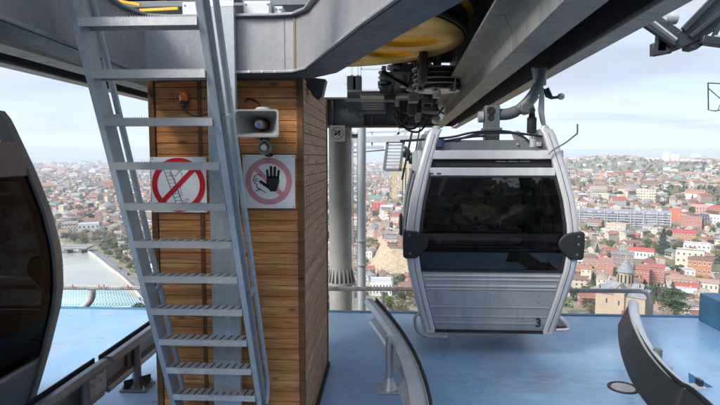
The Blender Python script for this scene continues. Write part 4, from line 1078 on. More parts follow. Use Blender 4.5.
MB().lathe([(0, -.035), (.024, -.03), (.034, -.012), (.034, .015), (.022, .032), (0, .035)], hp(561, 96.5), 16, 'X').build('lever_knob', M['galv'], lv_)
MB().tube([hp(547, 88), hp(551, 97)], .02, 10).build('lever_link', M['dark_steel'], lv_)
MB().tube(smooth_path([hp(549, 154.5, 5.5), hp(553, 150, 5.5), hp(565, 143, 5.5), hp(576, 134.5, 5.5), hp(577.3, 133, 5.5), hp(577.5, 124, 5.5)], 4), .008, 8).build('feeler_wire', M['galv_dark'], cab)
for pp in (((400, 141), (430, 139), (452, 137), (470, 133), (490, 131), (510, 132), (525, 138), (532, 146)), ((455, 141), (463, 138), (478, 134), (500, 133), (520, 133.5), (545, 137)), ((438, 142), (470, 137), (486, 136))):
    MB().tube(smooth_path([hp(*p, Yh - .12) for p in pp], 6), .012, 8).build('hose', M['cable'], cab)
for px in (441, 533): MB().cyl(hp(px, 147, 5.55), hp(px, 139, 5.55), .035, 14).build('roof_stud', paint('blue_cap', (.03, .06, .14), .4) if px < 500 else M['galv'], cab)

# passenger dimly seen in the left cabin
def make_person(loc, rz):
    J = {'pelvis': (0, 0, .09), 'spine': (0, -.02, .30), 'chest': (0, -.01, .46), 'neck': (0, .02, .585), 'head0': (0, .03, .64),
         'sL': (.17, 0, .53), 'sR': (-.17, 0, .53), 'eL': (.22, .08, .28), 'eR': (-.22, .08, .28), 'wL': (.13, .30, .20), 'wR': (-.13, .30, .20), 'kL': (.12, .44, .12), 'kR': (-.12, .44, .12),
         'hL': (.09, .04, .08), 'hR': (-.09, .04, .08), 'aL': (.12, .42, -.33), 'aR': (-.12, .42, -.33), 'tL': (.13, .58, -.36), 'tR': (-.13, .58, -.36)}
    E = [('pelvis', 'spine'), ('spine', 'chest'), ('chest', 'neck'), ('neck', 'head0'), ('chest', 'sL'), ('sL', 'eL'), ('eL', 'wL'), ('chest', 'sR'), ('sR', 'eR'), ('eR', 'wR'),
         ('pelvis', 'hL'), ('hL', 'kL'), ('kL', 'aL'), ('aL', 'tL'), ('pelvis', 'hR'), ('hR', 'kR'), ('kR', 'aR'), ('aR', 'tR')]
    Rr = {'pelvis': .13, 'spine': .12, 'chest': .13, 'neck': .055, 'head0': .055, 'sL': .065, 'eL': .042, 'wL': .03, 'kL': .062, 'hL': .09, 'aL': .04, 'tL': .035}
    names = list(J)
    me = bpy.data.meshes.new('person'); me.from_pydata([J[n] for n in names], [(names.index(a), names.index(b)) for a, b in E], [])
    o = bpy.data.objects.new('person', me); link(o); me.materials.append(M['shirt'])
    sk = o.modifiers.new('skin', 'SKIN'); ss = o.modifiers.new('sub', 'SUBSURF'); ss.levels = ss.render_levels = 2
    me.skin_vertices or None
    if not me.skin_vertices:
        bm = bmesh.new(); bm.from_mesh(me); bm.verts.layers.skin.verify(); bm.to_mesh(me); bm.free()
    for i, n in enumerate(names):
        r_ = Rr.get(n, Rr.get(n[:-1] + 'L', .05)); me.skin_vertices[0].data[i].radius = (r_, r_ * .85)
    me.skin_vertices[0].data[0].use_root = True
    o.location = loc; o.rotation_euler = (0, 0, rz)
    tag(o, 'seated passenger in a grey top, dimly visible inside the left cabin', 'person')
    hd_ = MB().lathe([(0, -.115), (.04, -.11), (.062, -.08), (.075, -.03), (.078, .02), (.072, .07), (.05, .105), (0, .12)], (0, .04, .76), 20)
    for v in hd_.bm.verts:
        if v.co.y > .04: v.co.y = .04 + (v.co.y - .04) * 1.2
    hd_.prism([(-.012, .125, .74), (.012, .125, .74), (.006, .13, .79), (-.006, .13, .79)], (0, .02, -.008))
    for s in (-1, 1): hd_.box((s * .08, .04, .76), (.014, .035, .055))
    hd_.build('head', M['skin'], o, angle=80)
    for s in (-1, 1): MB().lathe([(0, -.008), (.008, 0), (0, .008)], (s * .03, .128, .775), 8).build('eye', M['sign_black'], o)
    MB().box((0, .128, .695), (.04, .006, .008)).build('mouth', M['sign_red'], o)
    h_ = MB().lathe([(.081, -.02), (.088, .03), (.083, .08), (.06, .115), (0, .135)], (0, .015, .765), 20); h_.build('hair', M['hair'], o, angle=80)
    for s in (-1, 1):
        hb_ = MB(); w = Vector((s * .13, .30, .20)); hb_.box(w + Vector((-s * .01, .045, -.01)), (.075, .085, .028))
        for k in range(4): hb_.tube(smooth_path([w + Vector((-s * .01 + (k - 1.5) * .019, .085, -.01)), w + Vector((-s * .01 + (k - 1.5) * .02, .125 - abs(k - 1.3) * .006, -.02)), w + Vector((-s * .01 + (k - 1.5) * .02, .145 - abs(k - 1.3) * .008, -.045))], 3), [.0085] * 6 + [.006], 8)
        hb_.tube([w + Vector((-s * .045, .03, -.01)), w + Vector((-s * .065, .07, -.02)), w + Vector((-s * .06, .1, -.035))], [.011, .009, .007], 8)
        hb_.build('hand', M['skin'], o, bevel=.006)
    return o
make_person((-2.95, 3.42, ZB + .50), R(172))
# ================================================================== terrain
G0 = -88.0
def sst(a, b, x):
    t = np.clip((np.asarray(x, float) - a) / (b - a), 0, 1); return t * t * (3 - 2 * t)
_ph = rng.uniform(0, 6.28, 40)
def wav(x, y, s, k):
    return (np.sin(x / s + _ph[k]) * np.cos(y / s * 1.13 + _ph[k + 1]) + .6 * np.sin((x + y) / s * 1.9 + _ph[k + 2]) + .4 * np.cos((x - y) / s * 3.1 + _ph[k + 3])) / 2
def bankx(y):          # right bank of the river as x(y)
    return np.interp(y, [300, 345, 380, 430, 480, 520, 600, 800, 1200], _BX)
_bk = [onz(px, py, G0) for px, py in ((150, 318), (139, 303), (130, 290), (117, 277), (103, 266), (90, 255), (83, 251), (50, 240), (0, 225))]
_BY = [p.y for p in _bk]; _BXp = [p.x for p in _bk]
def bankx(y): return np.interp(y, _BY, _BXp, left=_BXp[0], right=_BXp[-1])
_ry1 = onz(70, 243, G0).y
def in_river(x, y): return (x < bankx(y)) & (x > bankx(y) - 160) & (y > onz(139, 322, G0).y) & (y < 900)
CL = onz(385, 283, G0)
def T(x, y):
    x = np.asarray(x, float); y = np.asarray(y, float)
    r = np.hypot(x, y); a = np.degrees(np.arctan2(x, y))
    front = 1 - sst(80, 130, np.abs(a))
    z = np.full(r.shape, G0)
    w = sst(2, 12, a) * (1 - sst(75, 110, a))
    z = z + w * (30 * sst(420, 900, r) + 33 * sst(950, 2500, r) + 9 * wav(x, y, 330, 0) * sst(700, 1400, r) * (1 - .6 * sst(2000, 2500, r)))
    # green knoll on the skyline
    kx, ky = 2500 * math.sin(math.atan2(*[ray(607, 160)[i] for i in (0, 1)])), 2500 * math.cos(math.atan2(*[ray(607, 160)[i] for i in (0, 1)]))
    z = z + 26 * np.exp(-(((x - kx) / 130) ** 2 + ((y - ky) / 260) ** 2))
    wl = 1 - sst(-4, 8, a)
    z = z + wl * front * (22 * sst(2200, 5200, r) + 8 * wav(x, y, 700, 4) * sst(1800, 3500, r))
    # cliff in the centre
    ac = np.exp(-((a - 1.5) / 2.6) ** 4)
    z = z + ac * 16 * sst(390, 440, r) * (1 - sst(800, 1200, r)) + ac * 1.5 * wav(x, y, 9, 8) * sst(380, 400, r) * (1 - sst(440, 470, r))
    # mountains
    hm = 150 + 120 * sst(20, -20, a) * 0
    hm = np.interp(a, [-60, -34, -22, -10, 5, 20, 36, 60], [240, 262, 300, 250, 190, 205, 160, 150])
    z = z + front * hm * sst(7500, 11000, r) * (1 + .16 * wav(x, y, 2300, 12) + .06 * wav(x, y, 620, 30))
    # station spur and the wooded slope behind
    spur = EYE - 5.5 - .50 * r
    z = np.maximum(z, np.where(front > .5, spur, -400))
    back = -3.2 + np.clip(r - 12, 0, None) * .36 + 3 * wav(x, y, 14, 16) * sst(8, 30, r)
    back = np.minimum(back, 55 + 10 * wav(x, y, 60, 20))
    bw_ = sst(88, 122, np.abs(a))
    return z * (1 - bw_) + back * bw_
rr_ = np.concatenate([[0, 3], np.geomspace(5, 15500, 210)]); aa_ = np.radians(np.concatenate([np.linspace(-180, -42, 50)[:-1], np.linspace(-42, 42, 230), np.linspace(42, 180, 50)[1:]]))
RR, AA = np.meshgrid(rr_, aa_, indexing='ij'); GX, GY = RR * np.sin(AA), RR * np.cos(AA); GZ = T(GX, GY)
riv = in_river(GX, GY); GZ = np.where(riv, GZ - 3, GZ)
nr, na = GX.shape
V = np.stack([GX, GY, GZ], -1).reshape(-1, 3)
I = np.arange(nr * na).reshape(nr, na)
q = np.stack([I[:-1, :-1], I[:-1, 1:], I[1:, 1:], I[1:, :-1]], -1).reshape(-1, 4)[:, ::-1]
def np_mesh(name, V, quads, mats, uv=None, col=None, mi=None, smooth=False):
    me = bpy.data.meshes.new(name); V = np.asarray(V, np.float32); quads = np.asarray(quads, np.int32)
    me.vertices.add(len(V)); me.vertices.foreach_set('co', V.ravel())
    n, k = quads.shape
    me.loops.add(n * k); me.loops.foreach_set('vertex_index', quads.ravel())
    me.polygons.add(n); me.polygons.foreach_set('loop_start', np.arange(0, n * k, k, dtype=np.int32))
    try: me.polygons.foreach_set('loop_total', np.full(n, k, np.int32))
    except Exception: pass
    if uv is not None:
        u = me.uv_layers.new(name='UVMap'); u.data.foreach_set('uv', np.asarray(uv, np.float32).ravel())
    if col is not None:
        c = me.attributes.new('Col', 'FLOAT_COLOR', 'FACE'); cc = np.concatenate([np.asarray(col, np.float32), np.ones((n, 1), np.float32)], 1); c.data.foreach_set('color', cc.ravel())
    for m_ in mats: me.materials.append(m_)
    if mi is not None: me.polygons.foreach_set('material_index', np.asarray(mi, np.int32))
    if smooth: me.polygons.foreach_set('use_smooth', [True] * n)
    me.update(); me.validate(); return me

def mk_ground():
    t = NT('earth_and_grass')
    a = t.noise(.012, detail=8, rough=.65); b = t.noise(.09, detail=6, rough=.7); c = t.noise(.0022, detail=5)
    col = t.ramp(a, [(.3, (.085, .10, .045)), (.45, (.16, .15, .085)), (.6, (.24, .21, .14)), (.75, (.11, .12, .06))])
    col = t.mix(t.ramp(b, [(.4, 0), (.7, .8)]), col, (.26, .23, .18))
    col = t.mix(t.ramp(b, [(.25, .7), (.4, 0)]), col, (.05, .07, .03))
    col = t.mix(t.ramp(c, [(.45, 0), (.6, .6)]), col, (.09, .115, .05))
    g = t.node('ShaderNodeNewGeometry'); s = t.node('ShaderNodeSeparateXYZ'); t.l(g.outputs['True Normal'], s.inputs[0])
    ero = t.noise(.35, t.coord((1, 1, .25)), detail=8, rough=.75)
    tan_ = t.ramp(ero, [(.3, (.20, .15, .09)), (.5, (.38, .29, .19)), (.7, (.46, .38, .26))])
    col = t.mix(t.ramp(s.outputs[2], [(.93, 1), (.985, 0)]), col, tan_)
    t.base(col, .95, 0, .1); t.bump(ero, .8, 1.5)
    return t.m
M['ground'] = mk_ground()
o = bpy.data.objects.new('terrain', np_mesh('terrain', V, q, [M['ground']], smooth=True)); link(o); tag(o, kind='structure')

def mk_water():
    t = NT('river_water'); n = t.noise(.02, detail=5); t.base(t.ramp(n, [(.3, (.26, .27, .225)), (.7, (.33, .335, .28))]), t.ramp(n, [(.3, .12), (.7, .3)]), 0, .5)
    w = t.noise(.6, t.coord((1, 2.2, 1)), detail=4); t.bump(w, .25, .3); return t.m
M['water'] = mk_water()
ys = np.linspace(onz(139, 330, G0).y, 900, 60); m = MB()
m.grid([[Vector((float(bankx(y)) - 165, y, G0 - .6)), Vector((float(bankx(y)) + 3, y, G0 - .6))] for y in ys]); m.build('river', M['water'], kind='structure', smooth=False)
M['asphalt'] = paint('asphalt_grey', (.13, .13, .125), .9, streak=False, scale=.05, var=.3, bump=0)
M['stone_q'] = paint('embankment_stone', (.36, .34, .30), .9, streak=False, scale=.2, bump=0)
ysr = [y for y in ys if y < 520]
MB().sweep([(float(bankx(y)) + 3, y, G0 + .7) for y in ysr], [(-.8, -2.0), (.8, -2.0), (.6, .9), (-.6, .9)]).build('embankment_wall', M['stone_q'], label='pale stone embankment wall curving along the right bank of the river', cat='wall', smooth=False)
MB().sweep([(float(bankx(y)) + 9, y, G0 + .25) for y in ysr], [(-4, -.3), (4, -.3), (4, 0), (-4, 0)]).build('riverside_road', M['asphalt'], kind='structure', smooth=False)
m = MB()
for y in np.arange(330, 515, 9.0):
    m.bar((float(bankx(y)) + 9, y, G0 + .262), (float(bankx(y + 3)) + 9, y + 3, G0 + .262), .18, .006)
m.build('lane_marking', paint('lane_white', (.7, .7, .68), .8, streak=False), kind='structure', smooth=False)

# ================================================================== city materials
def mk_wall(name, obj):
    t = NT(name)
    if obj: oi = t.node('ShaderNodeObjectInfo'); c = oi.outputs['Color']
    else: at_ = t.node('ShaderNodeAttribute', attribute_name='Col'); c = at_.outputs['Color']
    n = t.noise(.35, detail=6, rough=.7); c2 = t.mix(t.ramp(n, [(.4, 0), (.75, .35)]), c, (.12, .10, .085))
    uv = t.node('ShaderNodeUVMap'); sx = t.node('ShaderNodeSeparateXYZ'); t.l(uv.outputs[0], sx.inputs[0])
    fu = t.math('FRACT', t.math('DIVIDE', sx.outputs[0], 3.2)); fv = t.math('FRACT', t.math('DIVIDE', sx.outputs[1], 3.0))
    a = t.math('MULTIPLY', t.math('GREATER_THAN', fu, .32), t.math('LESS_THAN', fu, .68)); b = t.math('MULTIPLY', t.math('GREATER_THAN', fv, .30), t.math('LESS_THAN', fv, .78))
    wn = t.node('ShaderNodeTexWhiteNoise', noise_dimensions='2D'); cb = t.node('ShaderNodeCombineXYZ')
    t.l(t.math('FLOOR', t.math('DIVIDE', sx.outputs[0], 3.2)), cb.inputs[0]); t.l(t.math('FLOOR', t.math('DIVIDE', sx.outputs[1], 3.0)), cb.inputs[1]); t.l(cb.outputs[0], wn.inputs['Vector'])
    ok = t.math('MULTIPLY', t.math('GREATER_THAN', sx.outputs[1], 0.0), t.math('GREATER_THAN', wn.outputs[0], .15))
    if obj == 'plain': f = 0.0
    else: f = t.math('MULTIPLY', t.math('MULTIPLY', a, b), ok)
    col = t.mix(f, c2, (.045, .05, .06)); t.base(col, .85, 0, .2); return t.m
def mk_roof(name, obj):
    t = NT(name)
    if obj: c = t.node('ShaderNodeObjectInfo').outputs['Color']
    else: c = t.node('ShaderNodeAttribute', attribute_name='Col').outputs['Color']
    n = t.noise(.6, detail=6, rough=.7); w = t.node('ShaderNodeTexWave'); w.inputs['Scale'].default_value = 1.2; w.inputs['Distortion'].default_value = .5; t.l(t.coord(), w.inputs['Vector'])
    c2 = t.mix(t.ramp(n, [(.4, 0), (.7, .55)]), c, (.11, .085, .07)); c2 = t.mix(t.math('MULTIPLY', w.outputs['Fac'], .22), c2, (.05, .04, .035)); t.base(c2, .7, 0, .25); return t.m
M['wall_o'] = mk_wall('house_wall_by_object', 'plain'); M['wall_ow'] = mk_wall('house_wall_patterned', True); M['wall_a'] = mk_wall('house_wall_mass', False)
M['roof_o'] = mk_roof('house_roof_by_object', True); M['roof_a'] = mk_roof('house_roof_mass', False)
M['pane'] = paint('window_pane', (.03, .035, .045), .15, streak=False, bump=0)
M['frame_w'] = paint('window_frame_white', (.6, .58, .54), .6, streak=False, bump=0)

WALLC = [('cream', (0.533, 0.473, 0.361)), ('white', (0.602, 0.585, 0.559)), ('beige', (0.430, 0.370, 0.292)), ('tan', (0.361, 0.284, 0.206)), ('pink', (0.430, 0.301, 0.249)), ('brick red', (0.275, 0.129, 0.090)), ('grey', (0.344, 0.344, 0.344)), ('yellow', (0.482, 0.387, 0.215)), ('brown', (0.232, 0.172, 0.129))]
WP = np.array([.22, .12, .20, .15, .07, .09, .06, .04, .07]); WP /= WP.sum()
ROOFC = [('rust red', (.27, .10, .065)), ('brown', (.20, .12, .08)), ('grey', (.24, .24, .25)), ('pale grey', (.45, .46, .47)), ('red', (.36, .09, .065)), ('orange tile', (.38, .19, .11)), ('tan', (.33, .27, .20)), ('green', (.10, .25, .19))]
RP = np.array([.27, .16, .17, .11, .05, .13, .09, .02]); RP /= RP.sum()
def lk(n, L): return next(c for k, c in L if k == n)

def house_geo(w, d, h, kind, rh):
    """unit geometry lists: walls quads (with uv) and roof quads"""
    x, y = w / 2, d / 2; V = []; Q = []; U = []; K = []
    def quad(a, b, c, e, uv, k): i = len(V); V.extend([a, b, c, e]); Q.append((i, i + 1, i + 2, i + 3)); U.extend(uv); K.append(k)
    P = [(-x, -y), (x, -y), (x, y), (-x, y)]
    for i in range(4):
        a, b = P[i], P[(i + 1) % 4]; L = math.hypot(b[0] - a[0], b[1] - a[1]); o_ = (3.2 * math.ceil(L / 3.2) - L) / 2
        quad((*a, -6), (*b, -6), (*b, h), (*a, h), [(o_, -6), (o_ + L, -6), (o_ + L, h), (o_, h)], 0)
    e = .45; X, Y = x + e, y + e; nu = [(0, -9)] * 4
    if kind == 'flat':
        quad((-x, -y, h), (x, -y, h), (x, y, h), (-x, y, h), nu, 1)
        for i in range(4):
            a, b = [(-x, -y), (x, -y), (x, y), (-x, y)][i], [(x, -y), (x, y), (-x, y), (-x, -y)][i]
            quad((*a, h), (*b, h), (*b, h + .6), (*a, h + .6), nu, 0)
            quad((a[0] * .97, a[1] * .97, h + .6), (a[0] * .97, a[1] * .97, h), (b[0] * .97, b[1] * .97, h), (b[0] * .97, b[1] * .97, h + .6), nu, 0)
    elif kind == 'gable':
        z = h + rh; hh = h - .15
        quad((-X, -Y, hh), (X, -Y, hh), (X, 0, z), (-X, 0, z), nu, 1); quad((X, Y, hh), (-X, Y, hh), (-X, 0, z), (X, 0, z), nu, 1)
        quad((x, -y, h), (x, y, h), (x, .1, z - .2), (x, -.1, z - .2), nu, 0); quad((-x, y, h), (-x, -y, h), (-x, -.1, z - .2), (-x, .1, z - .2), nu, 0)
    elif kind == 'hip':
        z = h + rh; hh = h - .15; k = max(0, x - y * .9)
        quad((-X, -Y, hh), (X, -Y, hh), (k, 0, z), (-k, 0, z), nu, 1); quad((X, Y, hh), (-X, Y, hh), (-k, 0, z), (k, 0, z), nu, 1)
        quad((X, -Y, hh), (X, Y, hh), (k, .05, z), (k, -.05, z), nu, 1); quad((-X, Y, hh), (-X, -Y, hh), (-k, -.05, z), (-k, .05, z), nu, 1)
    else:   # shed
        z = h + rh * .6
        quad((-X, -Y, h), (X, -Y, h), (X, Y, z), (-X, Y, z), nu, 1); quad((x, -y, h), (x, y, h), (x, y, z - .1), (x, -y, h), nu, 0); quad((-x, y, h), (-x, -y, h), (-x, -y, h), (-x, y, z - .1), nu, 0)
        quad((x, y, h), (-x, y, h), (-x, y, z - .1), (x, y, z - .1), nu, 0)
    return np.array(V, float), np.array(Q), np.array(U, float), np.array(K)

# ================================================================== landmark spots (kept clear of houses)
def ground_hit(px, py):
    d = ray(px, py); d = d / math.hypot(d.x, d.y); ts = np.geomspace(60, 9000, 4000)
    zz = EYE + d.z * ts; g = T(d.x * ts, d.y * ts); k = np.argmax(zz < g); t = ts[k] if (zz < g).any() else 9000
    return Vector((d.x * t, d.y * t, float(T(d.x * t, d.y * t)))), t
CLEAR = []          # (x, y, radius)
SCR = []            # screen rects already used: px0, px1, py0, py1, dist
def reserve(p, r): CLEAR.append((p.x, p.y, r))

LM = []
def merge(me):
    bm = bmesh.new(); bm.from_mesh(me); bmesh.ops.delete(bm, geom=[v for v in bm.verts if not v.link_faces], context='VERTS'); bmesh.ops.remove_doubles(bm, verts=bm.verts[:], dist=.12); bm.to_mesh(me); bm.free(); return me
def box_building(px0, px1, pyt, pyb, depth, label, wallc, roofc, floors=None, bays=None, roof='flat', name='building', group=None, cat='building', facade=None, dist=None, win=True, rz=None):
    pc = (px0 + px1) / 2
    if dist is None: p, D = ground_hit(pc, pyb)
    else:
        d = ray(pc, pyb); d = d / math.hypot(d.x, d.y); D = dist; p = Vector((d.x * D, d.y * D, EYE + d.z * D))
    s = D / F * 1.0
    w = (px1 - px0) * s * math.cos(math.atan((pc - 386) / F)) ; h = (pyb - pyt) * s
    rz = rz if rz is not None else -math.atan2(p.x, p.y)
    f = Vector((math.sin(-rz), math.cos(-rz), 0)); c_ = p + f * depth / 2
    root = empty(name, c_, label, cat, group, rz=rz)
    V, Q, U, K = house_geo(w, depth, h, roof, max(2, w * .14))
    V[V[:, 2] < -1, 2] = -14
    if facade:
        me = np_mesh('wall', V, Q[K == 0], [facade], uv=U.reshape(-1, 4, 2)[K == 0].reshape(-1, 2))
    else: me = np_mesh('wall', V, Q[K == 0], [M['wall_o'] if win and D < 700 else M['wall_ow']], uv=U.reshape(-1, 4, 2)[K == 0].reshape(-1, 2))
    wo = link(bpy.data.objects.new('wall', me), root); wo.color = (*wallc, 1)
    ro = link(bpy.data.objects.new('roof', merge(np_mesh('roof', V, Q[K == 1], [M['roof_o']]))), root); ro.color = (*roofc, 1)
    if win and floors and bays and not facade:
        fh = h / floors; bw2 = w / bays
        for fl in range(floors):
            for b_ in range(bays):
                wi = link(bpy.data.objects.new('window', WINM), root); wi.location = (-w / 2 + (b_ + .5) * bw2, -depth / 2 - .02, fl * fh + fh * .55); wi.scale = (bw2 * .42, 1, fh * .42)
        nb = max(1, int(depth / bw2))
        for fl in range(floors):
            for b_ in range(nb):
                for sx in (-1, 1):
                    if sx * p.x > 0: continue
                    wi = link(bpy.data.objects.new('window', WINM), root); wi.location = (sx * (w / 2 + .02), -depth / 2 + (b_ + .5) * depth / nb, fl * fh + fh * .55); wi.rotation_euler = (0, 0, R(90) * sx); wi.scale = (bw2 * .4, 1, fh * .42)
    reserve(c_, max(w, depth) * .62 + 4); SCR.append((px0, px1, pyt, pyb, D))
    LM.append((root, c_)); return root, w, h, D
# window: frame + pane, unit size, facing -y
m = MB(); m.box((0, 0, 0), (1, .06, 1)); 
m.mi = 1; m.box((0, -.03, 0), (.82, .04, .84)); m.mi = 0; m.box((0, -.055, 0), (.06, .02, .84)); m.box((0, -.10, -.54), (1.15, .25, .08))
wo_ = m.build('window', [M['frame_w'], M['pane']], smooth=False); WINM = wo_.data; bpy.data.objects.remove(wo_)

# long grey slab block
def mk_slab():
    t = NT('slab_facade'); uv = t.node('ShaderNodeUVMap'); sx = t.node('ShaderNodeSeparateXYZ'); t.l(uv.outputs[0], sx.inputs[0])
    u, v = sx.outputs[0], sx.outputs[1]
    fu = t.math('FRACT', t.math('DIVIDE', u, 3.4)); fv = t.math('FRACT', t.math('DIVIDE', v, 2.5))
    win = t.math('MULTIPLY', t.math('GREATER_THAN', fu, .30), t.math('GREATER_THAN', fv, .42))
    cell = t.node('ShaderNodeCombineXYZ'); t.l(t.math('FLOOR', t.math('DIVIDE', u, 3.4)), cell.inputs[0]); t.l(t.math('FLOOR', t.math('DIVIDE', v, 3.0)), cell.inputs[1])
    wn = t.node('ShaderNodeTexWhiteNoise', noise_dimensions='2D'); t.l(cell.outputs[0], wn.inputs['Vector'])
    dark = t.ramp(wn.outputs[0], [(0, (.05, .055, .07)), (.55, (.09, .10, .12)), (.6, (.22, .24, .27)), (.85, (.30, .31, .33)), (1, (.40, .38, .34))])
    big = t.math('GREATER_THAN', t.math('FRACT', t.math('DIVIDE', u, 13.6)), .93)
    col = t.mix(win, (.25, .26, .30), dark); col = t.mix(big, col, (.31, .31, .34)); t.base(col, .7); return t.m
_slab = box_building(571, 663, 212, 227.5, 14, 'very long grey slab apartment block with gridded facade, right of the silver cabin', (.4, .4, .42), (.28, .28, .29), facade=mk_slab(), name='apartment_block', rz=-R(18))
CLEAR.pop(); _c = LM[-1][1]; _w, _h = _slab[1], _slab[2]
for k in range(-6, 7): CLEAR.append((_c.x + math.cos(-R(18)) * _w / 12.5 * k, _c.y + math.sin(-R(18)) * _w / 12.5 * k, 13))
for k in range(1, 7):
    l_ = MB().bb(-_w / 2 + .5, _w / 2 - .5, -7 - 1.1, -7.02, _h * k / 7 - .35, _h * k / 7 - .1).build('balcony_ledge', M['stone_q'], _slab[0], smooth=False)
for k in range(9):
    x = -_w / 2 + _w * k / 8; MB().bb(x - .4, x + .4, -7 - 1.3, -7.01, 0, _h + .3).build('party_wall', M['stone_q'], _slab[0], smooth=False)
for k in range(5):
    x = -_w * .4 + _w * .2 * k; MB().bb(x - 2.5, x + 2.5, -2, 3, _h, _h + 2.6).build('roof_hut', M['stone_q'], _slab[0], smooth=False)
B_ = box_building
B_(637, 654, 192, 203, 18, 'cream mid-rise block standing above the long slab block', lk('cream', WALLC), lk('tan', ROOFC), 5, 6, name='apartment_block')
B_(669, 680, 211.5, 222, 14, 'bright orange-red building just right of the long slab block', (.50, .12, .05), lk('rust red', ROOFC), 4, 3)
B_(682, 700, 219.5, 229, 16, 'low brick red building between the slab block and the dark glass block', (.36, .14, .10), lk('grey', ROOFC), 3, 6)
B_(700.5, 707.5, 217.5, 228, 14, 'small dark glass office block right of the brick red building', (.05, .06, .085), lk('grey', ROOFC), 4, 3, name='office_block')
B_(708, 724, 218.5, 227.5, 16, 'white flat block at the right edge beside the dark glass block', lk('white', WALLC), lk('pale grey', ROOFC), 3, 6)
B_(692, 712, 207, 214, 14, 'long pink building above the dark glass block', (.50, .26, .21), lk('tan', ROOFC), 3, 8)
B_(104, 128, 182, 189.5, 60, 'long orange building far off behind the left city roofs', (.58, .27, .12), lk('orange tile', ROOFC), 4, 12, win=False)
B_(79, 99, 225.5, 236, 18, 'white flat-roofed hall among the riverside trees', lk('white', WALLC), lk('pale grey', ROOFC), 2, 5)
B_(63, 78, 224, 233, 16, 'cream low hall left of the white riverside hall', lk('cream', WALLC), lk('grey', ROOFC), 2, 5)
B_(372, 386, 203, 211, 10, 'bright red building in the middle of the centre hillside', (.50, .075, .05), lk('pale grey', ROOFC), 3, 4)
B_(369, 392, 283, 296, 16, 'long white hall below the tan cliff, behind the handrail', lk('white', WALLC), lk('pale grey', ROOFC), 2, 7)
B_(392, 397.5, 172, 203, 14, 'tall yellow tower house on the centre hillside beside the silver cabin', (.50, .38, .17), lk('tan', ROOFC), 11, 3)
B_(398.5, 410, 162, 193, 18, 'taller yellow stepped building partly behind the silver cabin', (.50, .39, .18), lk('tan', ROOFC), 12, 6)
B_(636, 648, 271, 285, 9, 'red brick house with white balconies beside the church dome', (.36, .13, .09), (.33, .11, .08), 3, 4, roof='gable')
B_(648, 663, 269, 283, 9, 'red brick house with red gable roof, right of the balconied house', (.38, .14, .10), (.36, .11, .08), 3, 4, roof='gable')
B_(597, 612, 262, 283, 9, 'tall orange brick house with dark balconies left of the church', (.36, .16, .10), lk('grey', ROOFC), 5, 4)
B_(612, 632, 256, 270, 9, 'dark balconied house behind the church dome', (.20, .16, .14), (.19, .2, .21), 3, 6, roof='gable')
B_(583, 596, 258, 273, 9, 'brown house with rows of balconies beside the silver cabin', (.30, .19, .13), lk('brown', ROOFC), 3, 4, roof='hip')
B_(630, 652, 252, 259, 9, 'long low house with bright red roof left of the dark conifer', lk('white', WALLC), (.46, .08, .06), 1, 7, roof='gable')
B_(677, 701, 254, 271, 12, 'cream stepped house on the right hillside', lk('cream', WALLC), lk('grey', ROOFC), 3, 5)
B_(689, 709, 262, 276, 10, 'orange brick villa with dark gallery on the right hillside', (.38, .17, .09), lk('brown', ROOFC), 2, 5, roof='hip')
B_(685, 708, 246, 256, 10, 'white flat-roofed modern house high on the right hillside', lk('white', WALLC), lk('grey', ROOFC), 2, 6)
B_(668, 696, 281, 290, 9, 'long house with tan gallery roof right of the cypresses', lk('tan', WALLC), (.36, .22, .14), 2, 8, roof='hip')
B_(696, 716, 284, 292, 9, 'low cream house near the right end of the deck', lk('cream', WALLC), (.36, .24, .17), 1, 5, roof='gable')
B_(674, 694, 234, 243, 12, 'orange brick house with red roof behind the dark conifer', (.40, .17, .09), (.40, .07, .06), 2, 5, roof='gable')
# skyline blocks
sk_ = 0
def tower(px0, px1, pyt, pyb, label, g='apartment towers on the skyline', dist=2600):
    B_(px0, px1, pyt, pyb + 1.5, 16, label, (.56, .50, .40), (.4, .36, .31), 8, 3, name='apartment_tower', cat='apartment tower', group=g, dist=dist, win=False)
tower(662.5, 668.5, 154.5, 166, 'taller left one of two tall cream towers on the right skyline')
tower(671, 678, 156, 166, 'broader right one of two tall cream towers on the right skyline')
tower(591, 594.5, 156.5, 162, 'narrow cream tower left of the green knoll on the skyline')
tower(569, 575, 158, 162.5, 'leftmost pale block on the skyline beside the silver cabin')
tower(577, 586, 158.5, 162.5, 'wide pale block between silver cabin and green knoll on the skyline')
tower(597, 603, 157, 161, 'short pale block just left of the green knoll on the skyline')
nth = ['first', 'second', 'third', 'fourth', 'fifth', 'sixth', 'seventh', 'eighth', 'ninth', 'tenth']
for i in range(8):
    a_ = 619 + i * 5.2; tower(a_, a_ + random.uniform(2.6, 4.4), 159.6 - random.random() * 1.2, 164.5, '%s pale block right of the green knoll in the skyline row' % nth[i])
for i in range(7):
    a_ = 680 + i * 5.4; tower(a_, a_ + random.uniform(3, 4.6), 160.8 - random.random() + i * .25, 165, '%s low pale block right of the two tall skyline towers' % nth[i])

